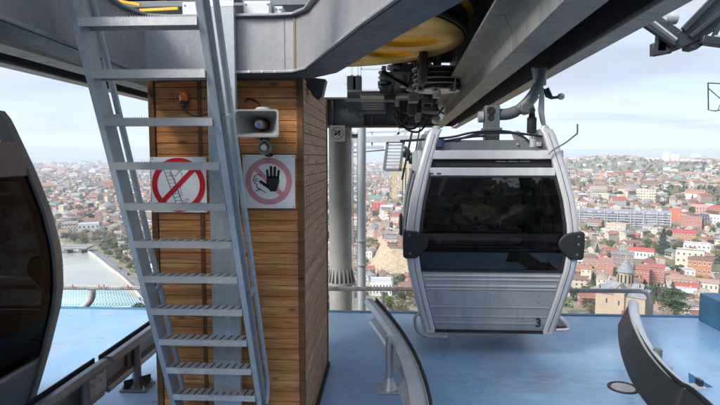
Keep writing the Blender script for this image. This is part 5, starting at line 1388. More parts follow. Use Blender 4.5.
# ------------------------------------------------------------------ church
CHD = 292.0
pc = at(624, 312, 1); d = ray(624, 311); d = d / math.hypot(d.x, d.y); cp_ = Vector((d.x * CHD, d.y * CHD, 0)); zb_ = EYE + d.z * CHD
ch = empty('church', (cp_.x, cp_.y, zb_), 'tan stone church with grey conical dome below the handrail end', 'church', rz=-math.atan2(cp_.x, cp_.y) + R(-14))
u = CHD / F
def mk_stone():
    t = NT('church_stone'); b = t.node('ShaderNodeTexBrick'); b.inputs['Scale'].default_value = 1.3
    b.inputs['Color1'].default_value = (.36, .29, .20, 1); b.inputs['Color2'].default_value = (.31, .25, .17, 1); b.inputs['Mortar'].default_value = (.30, .24, .17, 1); b.inputs['Mortar Size'].default_value = .01
    t.l(t.coord((1, 1, 1), rot=(R(90), 0, 0)), b.inputs['Vector']); n = t.noise(.4, detail=6); t.base(t.mix(t.ramp(n, [(.4, 0), (.7, .5)]), b.outputs[0], (.27, .21, .14)), .9); return t.m
M['stone'] = mk_stone(); M['church_roof'] = paint('church_roof_slate', (.17, .18, .19), .8, streak=False, scale=.4, bump=0)
Wn, Wt, hn = 20.5 * u, 9.6 * u, 14.0 * u * 1.0        # body width, cross arm width, eave height
hn = (311 - 293) * u
def gable_body(name, L, W, h, rh, along):
    m = MB(); s = [(-W / 2, 0), (W / 2, 0), (W / 2, h), (0, h + rh), (-W / 2, h)]
    if along == 'x': m.prism([(-L / 2, x, z) for x, z in s], (L, 0, 0))
    else: m.prism([(x, -L / 2, z) for x, z in s], (0, L, 0))
    m.build(name, M['stone'], ch, smooth=False); r = MB()
    for sgn in (-1, 1):
        a = (sgn * (W / 2 + .5), h - .35); b = (0, h + rh + .22)
        if along == 'x': r.prism([(-L / 2 - .4, a[0], a[1]), (-L / 2 - .4, b[0], b[1]), (-L / 2 - .4, b[0], b[1] + .35), (-L / 2 - .4, a[0], a[1] + .35)], (L + .8, 0, 0))
        else: r.prism([(a[0], -L / 2 - .4, a[1]), (b[0], -L / 2 - .4, b[1]), (b[0], -L / 2 - .4, b[1] + .35), (a[0], -L / 2 - .4, a[1] + .35)], (0, L + .8, 0))
    r.build('roof', M['church_roof'], ch, smooth=False)
MB().bb(-Wn, Wn, -8.5, 8.5, -8, hn).build('nave_wall', M['stone'], ch, smooth=False)
r_ = MB()
r_.prism([(-Wn - .5, -9, hn - .2), (-Wn - .5, 9, hn - .2), (-Wn - .5, 0, hn + 2.6)], (2 * Wn + 1, 0, 0)); r_.build('roof', M['church_roof'], ch, smooth=False)
gable_body('transept_wall', 20, Wt * .9, hn + 1.2, 3.6, 'y'); gable_body('transept_wall', Wn * 1.5, Wt * .9, hn + 1.0, 3.4, 'x')
zd = (311 - 288) * u; zt2 = (311 - 275) * u; zap = (311 - 262.5) * u
MB().lathe([(0, hn), (6.6 * u, hn), (6.6 * u, zt2), (7.2 * u, zt2), (7.2 * u, zt2 + .4), (0, zt2 + .4)], (0, 0, 0), 12).build('drum', M['stone'], ch, smooth=False)
MB().lathe([(7.9 * u, zt2 + .35), (.2, zap), (0, zap)], (0, 0, 0), 12).build('dome_cone', M['church_roof'], ch, smooth=False)
for k in range(12):
    a_ = R(30 * k + 15); w_ = MB().box((6.5 * u * math.cos(a_), 6.5 * u * math.sin(a_), (zd + zt2) / 2 + .6), (.2, .7, (zt2 - zd) * .55), rz=a_); w_.build('window', M['pane'], ch, smooth=False)
for x in (-6, 0, 6): MB().box((x, -10.02 if x == 0 else -8.52, hn * .62), (.6, .12, 2.2)).build('window', M['pane'], ch, smooth=False)
MB().box((2.2, -10.02, 1.4), (1.4, .14, 2.8)).build('door', M['wood_trim'], ch)
MB().bar((0, 0, zap - .1), (0, 0, zap + 1.6), .14, .14).build('cross', M['yellow'], ch); reserve(cp_, 22)

# ------------------------------------------------------------------ bridges
rb = empty('road_bridge', (0, 0, 0), 'low dark road bridge crossing the pale river beside the left cabin', 'bridge')
a, b = onz(-12, 248.5, G0 + 4), onz(90, 247.5, G0 + 4); dr = (b - a).normalized(); nrm = Vector((-dr.y, dr.x, 0))
M['bridge'] = paint('bridge_concrete', (.16, .16, .17), .8, streak=False, scale=.2, bump=0)
MB().bar(a, b, 14, 1.3).build('deck_span', M['bridge'], rb, smooth=False)
MB().bar(a + Vector((0, 0, .68)), b + Vector((0, 0, .68)), 10, .06).build('roadway', M['asphalt'], rb, smooth=False)
for s in (-1, 1): MB().bar(a + nrm * 6.8 * s + Vector((0, 0, 1.2)), b + nrm * 6.8 * s + Vector((0, 0, 1.2)), .25, 1.1).build('parapet', M['conc'], rb, smooth=False)
for t_ in (.2, .42, .62, .79, .93):
    p = a.lerp(b, t_); MB().box((p.x, p.y, G0), (2.4, 12, 7), rz=math.atan2(dr.y, dr.x)).build('pier', M['bridge'], rb, smooth=False)
# glass bow bridge canopy
pb_ = empty('footbridge', (0, 0, 0), 'footbridge with curved teal glass lattice canopy below the deck, left', 'footbridge')
Lc, Rc = onz(28, 300, G0 + 10), onz(150, 297, G0 + 10)
Lc.z = Rc.z = G0 + 5; ax = (Rc - Lc); Lb = ax.length; ax.normalize(); pr = Vector((-ax.y, ax.x, 0))
def mk_teal():
    t = NT('teal_canopy_glass'); t.base((.16, .38, .38), .12, 0, .8); t.b.inputs['Alpha'].default_value = .72; return t.m
M['teal'] = mk_teal(); M['white_steel'] = paint('white_steel', (.75, .77, .77), .4, streak=False, bump=0)
def can(u_, v_):
    s_ = math.sin(math.pi * max(0.0, min(1.0, u_))); wdt = 5 + 11 * s_
    z = 10.5 * s_ ** .9 * (1 - .75 * v_ * v_) + 1.0
    return Lc + ax * (Lb * u_) + pr * (wdt * v_ * 1.0) + Vector((0, 0, z))
nu_, nv = 44, 10
MB().grid([[can(i / nu_, -1 + 2 * j / nv) for j in range(nv + 1)] for i in range(nu_ + 1)]).build('canopy_glass', M['teal'], pb_, smooth=True, angle=80)
m = MB()
for k in range(-8, nu_ + 1):
    for sg in (1, -1):
        pts_ = []
        for j in range(nv + 1):
            i = k + (j * .8 if sg > 0 else (nv - j) * .8)
            if 0 <= i <= nu_: pts_.append(can(i / nu_, -1 + 2 * j / nv) + Vector((0, 0, .12)))
        for p, q in zip(pts_, pts_[1:]): m.bar(p, q, .13, .1)
for v_ in (-1, 1): m.tube([can(i / nu_, v_) for i in range(nu_ + 1)], .3, 6)
m.build('steel_lattice', M['white_steel'], pb_, smooth=False)
MB().bar(Lc - ax * 4, Rc + ax * 14, 5, .6).build('walkway', M['conc'], pb_, smooth=False)
for v_ in (-1, 1): MB().bar(Lc - ax * 4 + pr * 2.4 * v_ + Vector((0, 0, .9)), Rc + ax * 14 + pr * 2.4 * v_ + Vector((0, 0, .9)), .1, 1.0).build('parapet', M['teal'], pb_, smooth=False)
for t_ in (.08, .92):
    p = Lc.lerp(Rc, t_); MB().box((p.x, p.y, G0 + 1.5), (3, 5, 7)).build('pier', M['conc'], pb_, smooth=False)

# ================================================================== scatter houses
CL_ = np.array(CLEAR)
def clear_of(x, y, r=0):
    return ~((np.hypot(x[:, None] - CL_[None, :, 0], y[:, None] - CL_[None, :, 1]) < CL_[None, :, 2] + r).any(1))
H = []      # x, y, w, d, h, kind, rh, rz, wc, rc
kinds = ['flat', 'gable', 'hip', 'shed']
def scatter(r0, r1, cell, wmin, wmax, hmin, hmax, keep, pk):
    out = []; xs = np.arange(-r1, r1, cell); ysv = np.arange(0, r1, cell)
    X, Y = np.meshgrid(xs, ysv); X = X.ravel() + rng.uniform(-.3, .3, X.size) * cell; Y = Y.ravel() + rng.uniform(-.3, .3, Y.size) * cell
    r = np.hypot(X, Y); a = np.degrees(np.arctan2(X, Y)); az0 = -math.degrees(YAW)
    ok = (r >= r0) & (r < r1) & (np.abs(a - az0) < 38) & (rng.random(X.size) < keep) & clear_of(X, Y, wmax * .4)
    bx = bankx(Y); ok &= ~((X < bx + 26) & (X > bx - 175) & (Y < 900))
    # riverside park, green slope, cliff face
    ok &= ~((r > 380) & (r < 452) & (np.abs(a - 1.5) < 3.4))
    ok &= ~((wav(X, Y, 210, 24) > .62) & (r > 900)); ok &= ~((r < 330) & (a > -10))
    ok &= ~((X < bx + 90) & (X > bx - 200) & (Y > 430) & (Y < 640) & (rng.random(X.size) < .8))
    ok &= ~((a > 15) & (a < 30) & (r > 1700) & (r < 2450) & (rng.random(X.size) < .8))
    X, Y = X[ok], Y[ok]; Zt = T(X, Y)
    for x, y, z in zip(X, Y, Zt):
        w = rng.uniform(wmin, wmax); d_ = w * rng.uniform(.6, .95); h = rng.uniform(hmin, hmax)
        k = rng.choice(4, p=pk); big = rng.random() < .06
        if big: w *= 1.7; h *= 1.7
        base = wav(x, y, 130, 28) * .8; rz = base + rng.choice([0, math.pi / 2]) + rng.normal(0, .12)
        H.append([x, y, z, w, d_, h, kinds[k], rng.uniform(.16, .26) * w, rz, rng.choice(len(WALLC), p=WP), rng.choice(len(ROOFC), p=RP)])
scatter(300, 700, 13, 6.5, 12, 4, 8.5, .80, [.22, .34, .34, .10])
scatter(700, 1500, 17, 8, 15, 4, 9, .76, [.25, .33, .34, .08])
scatter(1500, 3000, 29, 10, 24, 5, 10, .68, [.3, .33, .32, .05])
scatter(3000, 6500, 85, 25, 60, 8, 22, .6, [.5, .3, .2, 0])
# trees
TR = []     # x, y, z, h, w, type
def scat_tree(r0, r1, cell, keep, hmin, hmax):
    xs = np.arange(-r1, r1, cell); ysv = np.arange(0, r1, cell); X, Y = np.meshgrid(xs, ysv); X = X.ravel() + rng.uniform(-.5, .5, X.size) * cell; Y = Y.ravel() + rng.uniform(-.5, .5, Y.size) * cell
    r = np.hypot(X, Y); a = np.degrees(np.arctan2(X, Y)); bx = bankx(Y)
    park = (X < bx + 85) & (X > bx + 14) & (Y > 330) & (Y < 640) | ((wav(X, Y, 210, 24) > .5) & (r > 800))
    farbank = (X < bx - 168) & (Y < 640); slope = (r > 165) & (r < 330) & (a > -40)
    pr_ = np.where(park | farbank, keep * 4.2, keep); pr_ = np.where(slope, keep * 1.6, pr_)
    ok = (r >= r0) & (r < r1) & (np.abs(a + math.degrees(YAW)) < 38) & (rng.random(X.size) < pr_) & clear_of(X, Y, 2)
    ok &= ~((X < bx + 15) & (X > bx - 168) & (Y < 900) & (Y > 300)); ok &= ~((r > 385) & (r < 440) & (np.abs(a - 1.5) < 3.4) & (rng.random(X.size) < .9))
    X, Y = X[ok], Y[ok]; Zt = T(X, Y)
    for x, y, z in zip(X, Y, Zt):
        t_ = rng.choice(5, p=[.24, .20, .42, .07, .07]) if x > -40 else rng.choice(5, p=[.10, .17, .69, .02, .02]); h = rng.uniform(hmin, hmax)
        TR.append([x, y, z, h, h * (.9 if t_ < 3 else .45 if t_ == 3 else .26), t_])
scat_tree(170, 330, 9, .30, 5, 10)
scat_tree(330, 700, 11, .36, 5, 11)
scat_tree(700, 1500, 16, .42, 6, 12)
scat_tree(1500, 3300, 30, .5, 9, 15)
# placed trees: px centre, base py, top py, width px, type, label
PT = [(662.5, 254.5, 231.5, 13, 3, 'tall dark conifer standing alone among the right hillside roofs'),
      (674, 316, 291, 36, 0, 'broad dark green cedar behind the deck edge, right of the church'),
      (651, 303, 284, 4, 4, 'first cypress from the left in the dark row right of the church'), (654.5, 302, 285.5, 4, 4, 'second cypress from the left in the dark row right of the church'),
      (658, 302, 284.5, 4, 4, 'third cypress from the left in the dark row right of the church'), (661.5, 301, 286, 4, 4, 'fourth cypress from the left in the dark row right of the church'),
      (665, 300, 285.5, 4, 4, 'fifth cypress from the left in the dark row right of the church'), (672, 297, 283, 4, 4, 'lone cypress behind the broad cedar'), (676.5, 296, 283.5, 4, 4, 'cypress right of the lone cypress behind the broad cedar'),
      (597, 258, 245, 6, 3, 'dark conifer left of the church beside the silver cabin'), (593, 286, 272, 6, 3, 'dark narrow conifer below the balconied houses, left of the church'),
      (611.5, 257, 247, 4, 4, 'slim cypress between the balconied houses left of the church'), (616, 284, 268, 8, 1, 'fresh green tree left of the church dome')]
TREES_LM = []
def merge(me):
    bm = bmesh.new(); bm.from_mesh(me); bmesh.ops.delete(bm, geom=[v for v in bm.verts if not v.link_faces], context='VERTS'); bmesh.ops.remove_doubles(bm, verts=bm.verts[:], dist=.12); bm.to_mesh(me); bm.free(); return me
for px, pyb, pyt, wpx, ty, lab in PT:
    if pyb > 300: d = ray(px, pyb); d = d / math.hypot(d.x, d.y); D = 285 if ty == 0 else 315; p = Vector((d.x * D, d.y * D, EYE + d.z * D))
    else: p, D = ground_hit(px, pyb)
    TREES_LM.append((p, (pyb - pyt) * D / F, wpx * D / F, ty, lab)); reserve(p, wpx * D / F * .3)
CL_ = np.array(CLEAR)
hx = np.array([h[0] for h in H]); hy = np.array([h[1] for h in H]); ok = clear_of(hx, hy, 4); H = [h for h, k in zip(H, ok) if k]

# ------------------------------------------------------------------ which are visible: coarse z-buffer, nearest first
SC = 2; ZBUF = np.zeros((405 * SC, 720 * SC), bool)
def blockrect(x0, x1, y0, y1): ZBUF[max(0, int(y0 * SC)):max(0, int(y1 * SC)), max(0, int(x0 * SC)):max(0, int(x1 * SC))] = True
for yy_ in range(90, 405):                                     # left cabin
    xx_ = np.interp(yy_, [90, 105, 160, 215, 250, 300, 350, 405], [-5, 2, 24, 45, 58, 60, 42, 20]); blockrect(0, xx_, yy_, yy_ + 1)
    lx = 78 + yy_ * .19; blockrect(lx, lx + 17, yy_, yy_ + 1); blockrect(lx + 21, lx + 27, yy_, yy_ + 1)
blockrect(145, 365, 0, 405); blockrect(0, 720, 314, 405); blockrect(404, 585, 0, 405)
def cover(px, py0, py1, wpx, commit=True):
    x0, x1 = int((px - wpx / 2) * SC), int(math.ceil((px + wpx / 2) * SC)); y0, y1 = int(py0 * SC), int(math.ceil(py1 * SC))
    x0 = max(0, x0); y0 = max(0, y0); x1 = min(720 * SC, x1); y1 = min(405 * SC, y1)
    if x1 <= x0 or y1 <= y0: return 0
    s = ZBUF[y0:y1, x0:x1]; n = int((~s).sum())
    if commit: ZBUF[y0:y1, x0:x1] = True
    return n / SC / SC
items = []
for i, h in enumerate(H): items.append((math.hypot(h[0], h[1]), 'h', i))
for i, t_ in enumerate(TR): items.append((math.hypot(t_[0], t_[1]), 't', i))
for i, (x0, x1, y0, y1, D) in enumerate(SCR): items.append((D, 'l', i))
dchurch = CHD; items.append((CHD, 'c', 0))
for i, t_ in enumerate(TREES_LM): items.append((math.hypot(t_[0].x, t_[0].y), 'p', i))
items.sort(); areaH = {}; areaT = {}
for D, k, i in items:
    if k == 'l': x0, x1, y0, y1, _ = SCR[i]; cover((x0 + x1) / 2, y0, y1, x1 - x0); continue
    if k == 'c': cover(625, 283, 312, 40); continue
    if k == 'p': p, hh_, ww_, ty, _ = TREES_LM[i]; a_ = proj(p); b_ = proj(p + Vector((0, 0, hh_))); cover(a_[0], b_[1], a_[1], ww_ * F / D * .7); continue
    h = H[i] if k == 'h' else TR[i]
    if k == 'h': hh_ = h[5] + (h[7] if h[6] in ('gable', 'hip') else .6); ww_ = (h[3] + h[4]) / 2
    else: hh_ = h[3]; ww_ = h[4] * .75
    a_ = proj((h[0], h[1], h[2])); b_ = proj((h[0], h[1], h[2] + hh_)); n = cover(a_[0], b_[1], a_[1], ww_ * F / D)
    (areaH if k == 'h' else areaT)[i] = (n, a_[0], (a_[1] + b_[1]) / 2, D)
topH = sorted(areaH, key=lambda i: -areaH[i][0])[:300]; topH = [i for i in topH if areaH[i][0] > .8]
topT = sorted(areaT, key=lambda i: -areaT[i][0])[:240]; topT = [i for i in topT if areaT[i][0] > .8]
print('city: houses', len(H), 'trees', len(TR), 'individual', len(topH), len(topT), 'smallest', areaH[topH[-1]][0], areaT[topT[-1]][0])

# ------------------------------------------------------------------ labels
def region(px, py, D):
    if px < 145:
        if D > 1500: return 'far across the left city'
        if D > 800: return 'in the left city beyond the park'
        return 'near the river on the left'
    if px < 420:
        if py < 215: return 'high on the centre hillside'
        return 'above the tan centre cliff' if py < 255 else 'below the tan centre cliff'
    if py > 262: return 'around the stone church'
    if py > 229: return 'between slab block and church'
    if py > 205: return 'beside the slab block'
    if py > 185: return 'above the slab block'
    return 'under the right skyline'
ORD = ['first', 'second', 'third', 'fourth', 'fifth', 'sixth', 'seventh', 'eighth', 'ninth', 'tenth', 'eleventh', 'twelfth', 'thirteenth', 'fourteenth', 'fifteenth', 'sixteenth', 'seventeenth', 'eighteenth', 'nineteenth', 'twentieth']
def uniq(entries):
    """entries: list of (key, base label, px) -> key:label"""
    by = {}
    for k, b, px in entries: by.setdefault(b, []).append((px, k))
    out = {}
    for b, L in by.items():
        L.sort()
        for j, (px, k) in enumerate(L):
            out[k] = b if len(L) == 1 else (b + ', %s from left' % (ORD[j] if j < 20 else str(j + 1) + 'th'))
    return out
RK = {'flat': 'flat', 'gable': 'gable', 'hip': 'hip', 'shed': 'lean-to'}
ent = []
for i in topH:
    h = H[i]; n, px, py, D = areaH[i]; ent.append((i, '%s house, %s %s roof %s' % (WALLC[h[9]][0], ROOFC[h[10]][0], RK[h[6]], region(px, py, D)), px))
labH = uniq(ent)
vis_rank = {i: r for r, i in enumerate(sorted(topH, key=lambda i: -areaH[i][0]))}
def house_variant(i):
    h = H[i]; V, Q, U, K = house_geo(h[3], h[4], h[5], h[6], h[7]); U = U.reshape(-1, 4, 2)
    root = empty('house', (h[0], h[1], h[2]), labH[i], 'house', 'houses across the city', rz=h[8])
    near = vis_rank[i] < 110
    w_ = link(bpy.data.objects.new('wall', np_mesh('wall', V, Q[K == 0], [M['wall_o'] if near else M['wall_ow']], uv=U[K == 0].reshape(-1, 2))), root)
    j = rng.uniform(.85, 1.12); w_.color = (*[c * j for c in WALLC[h[9]][1]], 1)
    r_ = link(bpy.data.objects.new('roof', merge(np_mesh('roof', V, Q[K == 1], [M['roof_o']]))), root); j = rng.uniform(.8, 1.15); r_.color = (*[c * j for c in ROOFC[h[10]][1]], 1)
    if h[6] != 'flat' and rng.random() < .6:
        c_ = MB().box((h[3] * .2, 0, h[5] + h[7] + .1), (.7, .7, 1.8)).build('chimney', M['stone_q'], r_, smooth=False)
    if near:
        fl = max(1, int(h[5] // 3)); fh = h[5] / fl
        view = Vector((-h[0], -h[1])).normalized()
        for (L, off, ang) in ((h[3], h[4] / 2, 0), (h[4], h[3] / 2, math.pi / 2), (h[3], h[4] / 2, math.pi), (h[4], h[3] / 2, -math.pi / 2)):
            nx, ny = math.sin(ang), -math.cos(ang)                  # outward normal local
            wn = Vector((nx * math.cos(h[8]) - ny * math.sin(h[8]), nx * math.sin(h[8]) + ny * math.cos(h[8])))
            if wn.dot(view) < .15: continue
            nb = max(1, int(L / 2.9)); tx, ty = math.cos(ang), math.sin(ang)
            for f_ in range(fl):
                for b_ in range(nb):
                    if rng.random() < .1: continue
                    s_ = (b_ + .5) * L / nb - L / 2
                    wi = link(bpy.data.objects.new('window', WINM), root); wi.location = (tx * s_ + nx * (off + .02), ty * s_ + ny * (off + .02), f_ * fh + fh * .52)
                    wi.rotation_euler = (0, 0, ang); wi.scale = (1.15, 1, 1.4)
def balcony(root, w, d, h, fl, fh, side):
    zf = fh * (fl - 1) if fl > 1 else 0; b = MB(); y0 = -side * d / 2; y1 = y0 - side * 1.3; lo, hi = min(y0, y1), max(y0, y1)
    b.bb(-w * .42, w * .42, lo, hi, zf - .12, zf); n = max(3, int(w * .84 / 1.5))
    for k in range(n + 1):
        x = -w * .42 + k * w * .84 / n; b.bb(x - .06, x + .06, y1 - .06, y1 + .06, zf, zf + 2.2)
    b.bb(-w * .42, w * .42, y1 - .04, y1 + .04, zf + .9, zf + 1.0); b.bb(-w * .44, w * .44, lo, hi, zf + 2.2, zf + 2.32)
    for k in range(n * 4): x = -w * .42 + (k + .5) * w * .84 / (n * 4); b.bb(x - .03, x + .03, y1 - .02, y1 + .02, zf, zf + .9)
    b.build('balcony', M[random.choice(['wood_trim', 'frame_w', 'dark_steel'])], root, smooth=False)
for i in topH:
    house_variant(i)
    if vis_rank[i] < 110 and random.random() < .55:
        h = H[i]; fl = max(1, int(h[5] // 3)); view = Vector((-h[0], -h[1])).normalized(); nrm_ = Vector((math.sin(h[8]), -math.cos(h[8])))
        rt = [o for o in scene.objects if o.type == 'EMPTY' and o.get('label') == labH[i] and o.get('category') == 'house'][0]
        balcony(rt, h[3], h[4], h[5], fl, h[5] / fl, 1 if nrm_.dot(view) > 0 else -1)
# the rest: one mass
Vs, Qs, Us, Cs, Ms = [], [], [], [], []; nV = 0; st = set(topH)
for i, h in enumerate(H):
    if i in st: continue
    V, Q, U, K = house_geo(h[3], h[4], h[5], h[6], h[7]); c, s = math.cos(h[8]), math.sin(h[8])
    W = np.stack([V[:, 0] * c - V[:, 1] * s + h[0], V[:, 0] * s + V[:, 1] * c + h[1], V[:, 2] + h[2]], -1)
    Vs.append(W); Qs.append(Q + nV); nV += len(V); Us.append(U); Ms.append(K)
    wc = np.array(WALLC[h[9]][1]) * rng.uniform(.85, 1.12); rc = np.array(ROOFC[h[10]][1]) * rng.uniform(.8, 1.15); Cs.append(np.where((K == 0)[:, None], wc, rc))
o = bpy.data.objects.new('distant_houses', np_mesh('distant_houses', np.concatenate(Vs), np.concatenate(Qs), [M['wall_a'], M['roof_a']], uv=np.concatenate(Us), col=np.concatenate(Cs), mi=np.concatenate(Ms)))
link(o); tag(o, 'thousands of small pale walled houses with red and grey roofs spreading to the hills', 'houses', kind='stuff')

# ------------------------------------------------------------------ trees
def mk_leaf(name, obj=True):
    t = NT(name)
    c = t.node('ShaderNodeObjectInfo').outputs['Color'] if obj else t.node('ShaderNodeAttribute', attribute_name='Col').outputs['Color']
    n = t.noise(.9, detail=3); t.base(t.mix(t.ramp(n, [(.35, 0), (.65, .6)]), c, (.03, .04, .015)), .8, 0, .15)
    return t.m
M['leaf_o'] = mk_leaf('leaf_by_object'); M['leaf_a'] = mk_leaf('leaf_mass', False); M['bark'] = paint('bark', (.10, .075, .055), .9, streak=False, bump=0)
LEAFC = {0: ('dark green', (.06, .09, .038)), 1: ('fresh green', (.12, .17, .04)), 2: ('brownish budding', (.25, .22, .12)), 3: ('dark conifer', (.028, .052, .028)), 4: ('dark cypress', (.024, .046, .024))}
def crown_pts(ty, n):
    """points inside the unit crown: height 1, width 1"""
    P = []
    if ty in (0, 1, 2):
        L = [(rng.normal(0, .19), rng.normal(0, .19), rng.uniform(.38, .86), rng.uniform(.15, .27)) for _ in range(11)]
        while len(P) < n:
            x, y, z, r = L[rng.integers(len(L))]; v = rng.normal(0, 1, 3); v /= np.linalg.norm(v); rad = r * rng.uniform(.55, 1.05); P.append((x + v[0] * rad * 1.05, y + v[1] * rad * 1.05, min(1, max(.2, z + v[2] * rad * .8))))
    else:
        while len(P) < n:
            z = rng.uniform(.05, 1) ; 
            if ty == 3: tier = .75 + .25 * math.cos(z * 40); w = .5 * (1 - z) ** .75 * tier
            else: w = .5 * min(1, (1 - z) * 2.2) ** .8 * (.75 + .25 * min(1, z * 6))
            a_ = rng.uniform(0, 6.283); r = w * rng.uniform(.6, 1.05); P.append((r * math.cos(a_), r * math.sin(a_), z))
    return np.array(P)
def leaf_quads(P, sx, sz, size, rs=None):
    n = len(P); a_ = rng.normal(0, 1, (n, 3)); a_ /= np.linalg.norm(a_, axis=1)[:, None]; b_ = rng.normal(0, 1, (n, 3)); b_ -= a_ * (a_ * b_).sum(1)[:, None]; b_ /= np.linalg.norm(b_, axis=1)[:, None]
    s_ = size * rng.uniform(.6, 1.3, (n, 1)); C = P * np.array([sx, sx, sz]); a_ = a_ * s_; b_ = b_ * s_ * .7
    V = np.stack([C - a_, C + b_, C + a_, C - b_], 1).reshape(-1, 3); return V, np.arange(4 * n).reshape(-1, 4)
PROT = {}
for ty in range(5):
    PROT[ty] = []
    for v_ in range(2 if ty < 3 else 1):
        P = crown_pts(ty, 1300 if ty < 3 else 900); V, Q = leaf_quads(P, 1, 1, .042 if ty < 3 else .04)
        if ty == 4: V[:, :2] *= 1
        me = np_mesh('crown', V, Q, [M['leaf_o']])
        tm = MB(); tm.tube([(0, 0, -.12), (0.01, 0, .2), (-.01, .01, .5), (.0, 0, .8)], [.035, .026, .016, .006], 7)
        if ty < 3:
            for k in range(5):
                a_ = k * 1.3; z = .28 + k * .08; tm.tube([(0, 0, z), (.14 * math.cos(a_), .14 * math.sin(a_), z + .12), (.24 * math.cos(a_), .24 * math.sin(a_), z + .26)], [.014, .009, .004], 5)
        to = tm.build('trunk', M['bark']); tme = to.data; bpy.data.objects.remove(to); PROT[ty].append((me, tme))
BIG = {}
def big_crown(ty):
    if ty not in BIG:
        if ty == 0:      # cedar: flat spreading tiers
            P = []
            L = [(rng.normal(0, .22), rng.normal(0, .22), rng.uniform(.25, .92), rng.uniform(.14, .30)) for _ in range(26)]
            L = [(x * (1.25 - z), y * (1.25 - z), z, r * (1.2 - .6 * z)) for x, y, z, r in L]
            while len(P) < 3800:
                x, y, z, r = L[rng.integers(len(L))]; a_ = rng.uniform(0, 6.283); q = r * math.sqrt(rng.random()); P.append((x + q * math.cos(a_), y + q * math.sin(a_), z + rng.normal(0, .022)))
            P = np.array(P)
        else: P = crown_pts(ty, 2600)
        V, Q = leaf_quads(P, 1, 1, .022); BIG[ty] = np_mesh('crown', V, Q, [M['leaf_o']])
    return BIG[ty]
def tree(p, h, w, ty, label, group='trees across the city', big=False):
    r_ = empty('tree' if ty < 3 else 'conifer_tree' if ty == 3 else 'cypress_tree', p, label, 'tree', group, rz=rng.uniform(0, 6.28))
    cme, tme = PROT[ty][rng.integers(len(PROT[ty]))]
    if big: cme = big_crown(ty)
    c = link(bpy.data.objects.new('crown', cme), r_); c.scale = (w * 1.15, w * 1.15, h); j = rng.uniform(.75, 1.25); c.color = (*[x * j for x in LEAFC[ty][1]], 1)
    t_ = link(bpy.data.objects.new('trunk', tme), r_); t_.scale = (h * .9, h * .9, h)
for p, hh_, ww_, ty, lab in TREES_LM: tree(p, hh_, ww_, ty, lab, big=True)
ent = [(i, '%s tree %s' % (LEAFC[TR[i][5]][0], region(*areaT[i][1:])), areaT[i][1]) for i in topT]; labT = uniq(ent)
for i in topT:
    t_ = TR[i]; tree(Vector(t_[:3]), t_[3], t_[4], t_[5], labT[i])
Vs, Qs, Cs = [], [], []; nV = 0; st = set(topT)
for i, t_ in enumerate(TR):
    if i in st: continue
    D = math.hypot(t_[0], t_[1]); n = 60 if D < 700 else 26
    P = crown_pts(t_[5], n); V, Q = leaf_quads(P, t_[4] * 1.1, t_[3], t_[3] * (.11 if n > 30 else .16)); V += np.array(t_[:3]); Vs.append(V); Qs.append(Q + nV); nV += len(V)
    c = np.array(LEAFC[t_[5]][1]) * rng.uniform(.75, 1.25); Cs.append(np.repeat(c[None], n, 0) * rng.uniform(.8, 1.2, (n, 1)))
o = bpy.data.objects.new('distant_trees', np_mesh('distant_trees', np.concatenate(Vs), np.concatenate(Qs), [M['leaf_a']], col=np.concatenate(Cs))); link(o)
tag(o, 'green and brownish trees mixed between the distant houses up to the hills', 'trees', kind='stuff')
# wooded slope behind the viewer (seen in reflections): undergrowth mass
Vs, Qs, Cs = [], [], []; nV = 0
for k in range(900):
    a_ = rng.uniform(R(118), R(242)); r = rng.uniform(14, 130); x, y = r * math.sin(a_), r * math.cos(a_); z = float(T(x, y)); P = crown_pts(int(rng.choice([0, 0, 1, 3])), 26)
    h = rng.uniform(3, 8); V, Q = leaf_quads(P, h, h, h * .16); V += np.array((x, y, z)); Vs.append(V); Qs.append(Q + nV); nV += len(V); c = np.array(LEAFC[int(rng.choice([0, 0, 1, 2]))][1]); Cs.append(np.repeat(c[None], 26, 0) * rng.uniform(.8, 1.2, (26, 1)))
o = bpy.data.objects.new('hillside_wood', np_mesh('hillside_wood', np.concatenate(Vs), np.concatenate(Qs), [M['leaf_a']], col=np.concatenate(Cs))); link(o)
tag(o, 'wooded hillside rising behind the station, seen only in reflections', 'wood', kind='stuff')

# ------------------------------------------------------------------ parked cars
CARC = [('white', (.7, .7, .7)), ('silver', (.4, .41, .42)), ('dark grey', (.06, .06, .07)), ('red', (.4, .03, .03)), ('blue', (.04, .08, .25)), ('black', (.015, .015, .02))]
def mk_carp():
    t = NT('car_paint'); t.base(t.node('ShaderNodeObjectInfo').outputs['Color'], .25, .1); return t.m
M['car'] = mk_carp()
b = MB(); b.prism([(-2.1, -.85, .3), (2.1, -.85, .3), (2.15, -.85, .65), (1.2, -.85, .82), (-2.1, -.85, .9)], (0, 1.7, 0)); b.prism([(-1.7, -.72, 1.40), (.3, -.72, 1.40), (.35, -.72, 1.44), (-1.7, -.72, 1.44)], (0, 1.44, 0)); bo = b.build('body', M['car'], bevel=.05)
g = MB(); g.prism([(-2.0, -.75, .9), (1.15, -.75, .84), (.32, -.7, 1.40), (-1.68, -.7, 1.40)], (0, 1.45, 0)); go_ = g.build('glasshouse', M['pane'])
wme = MB().lathe([(0, -.1), (.32, -.1), (.32, .1), (0, .1)], (0, 0, 0), 16, 'Y').build('wheel', M['black'])
carm = (bo.data, go_.data, wme.data)
for q_ in (bo, go_, wme): bpy.data.objects.remove(q_)
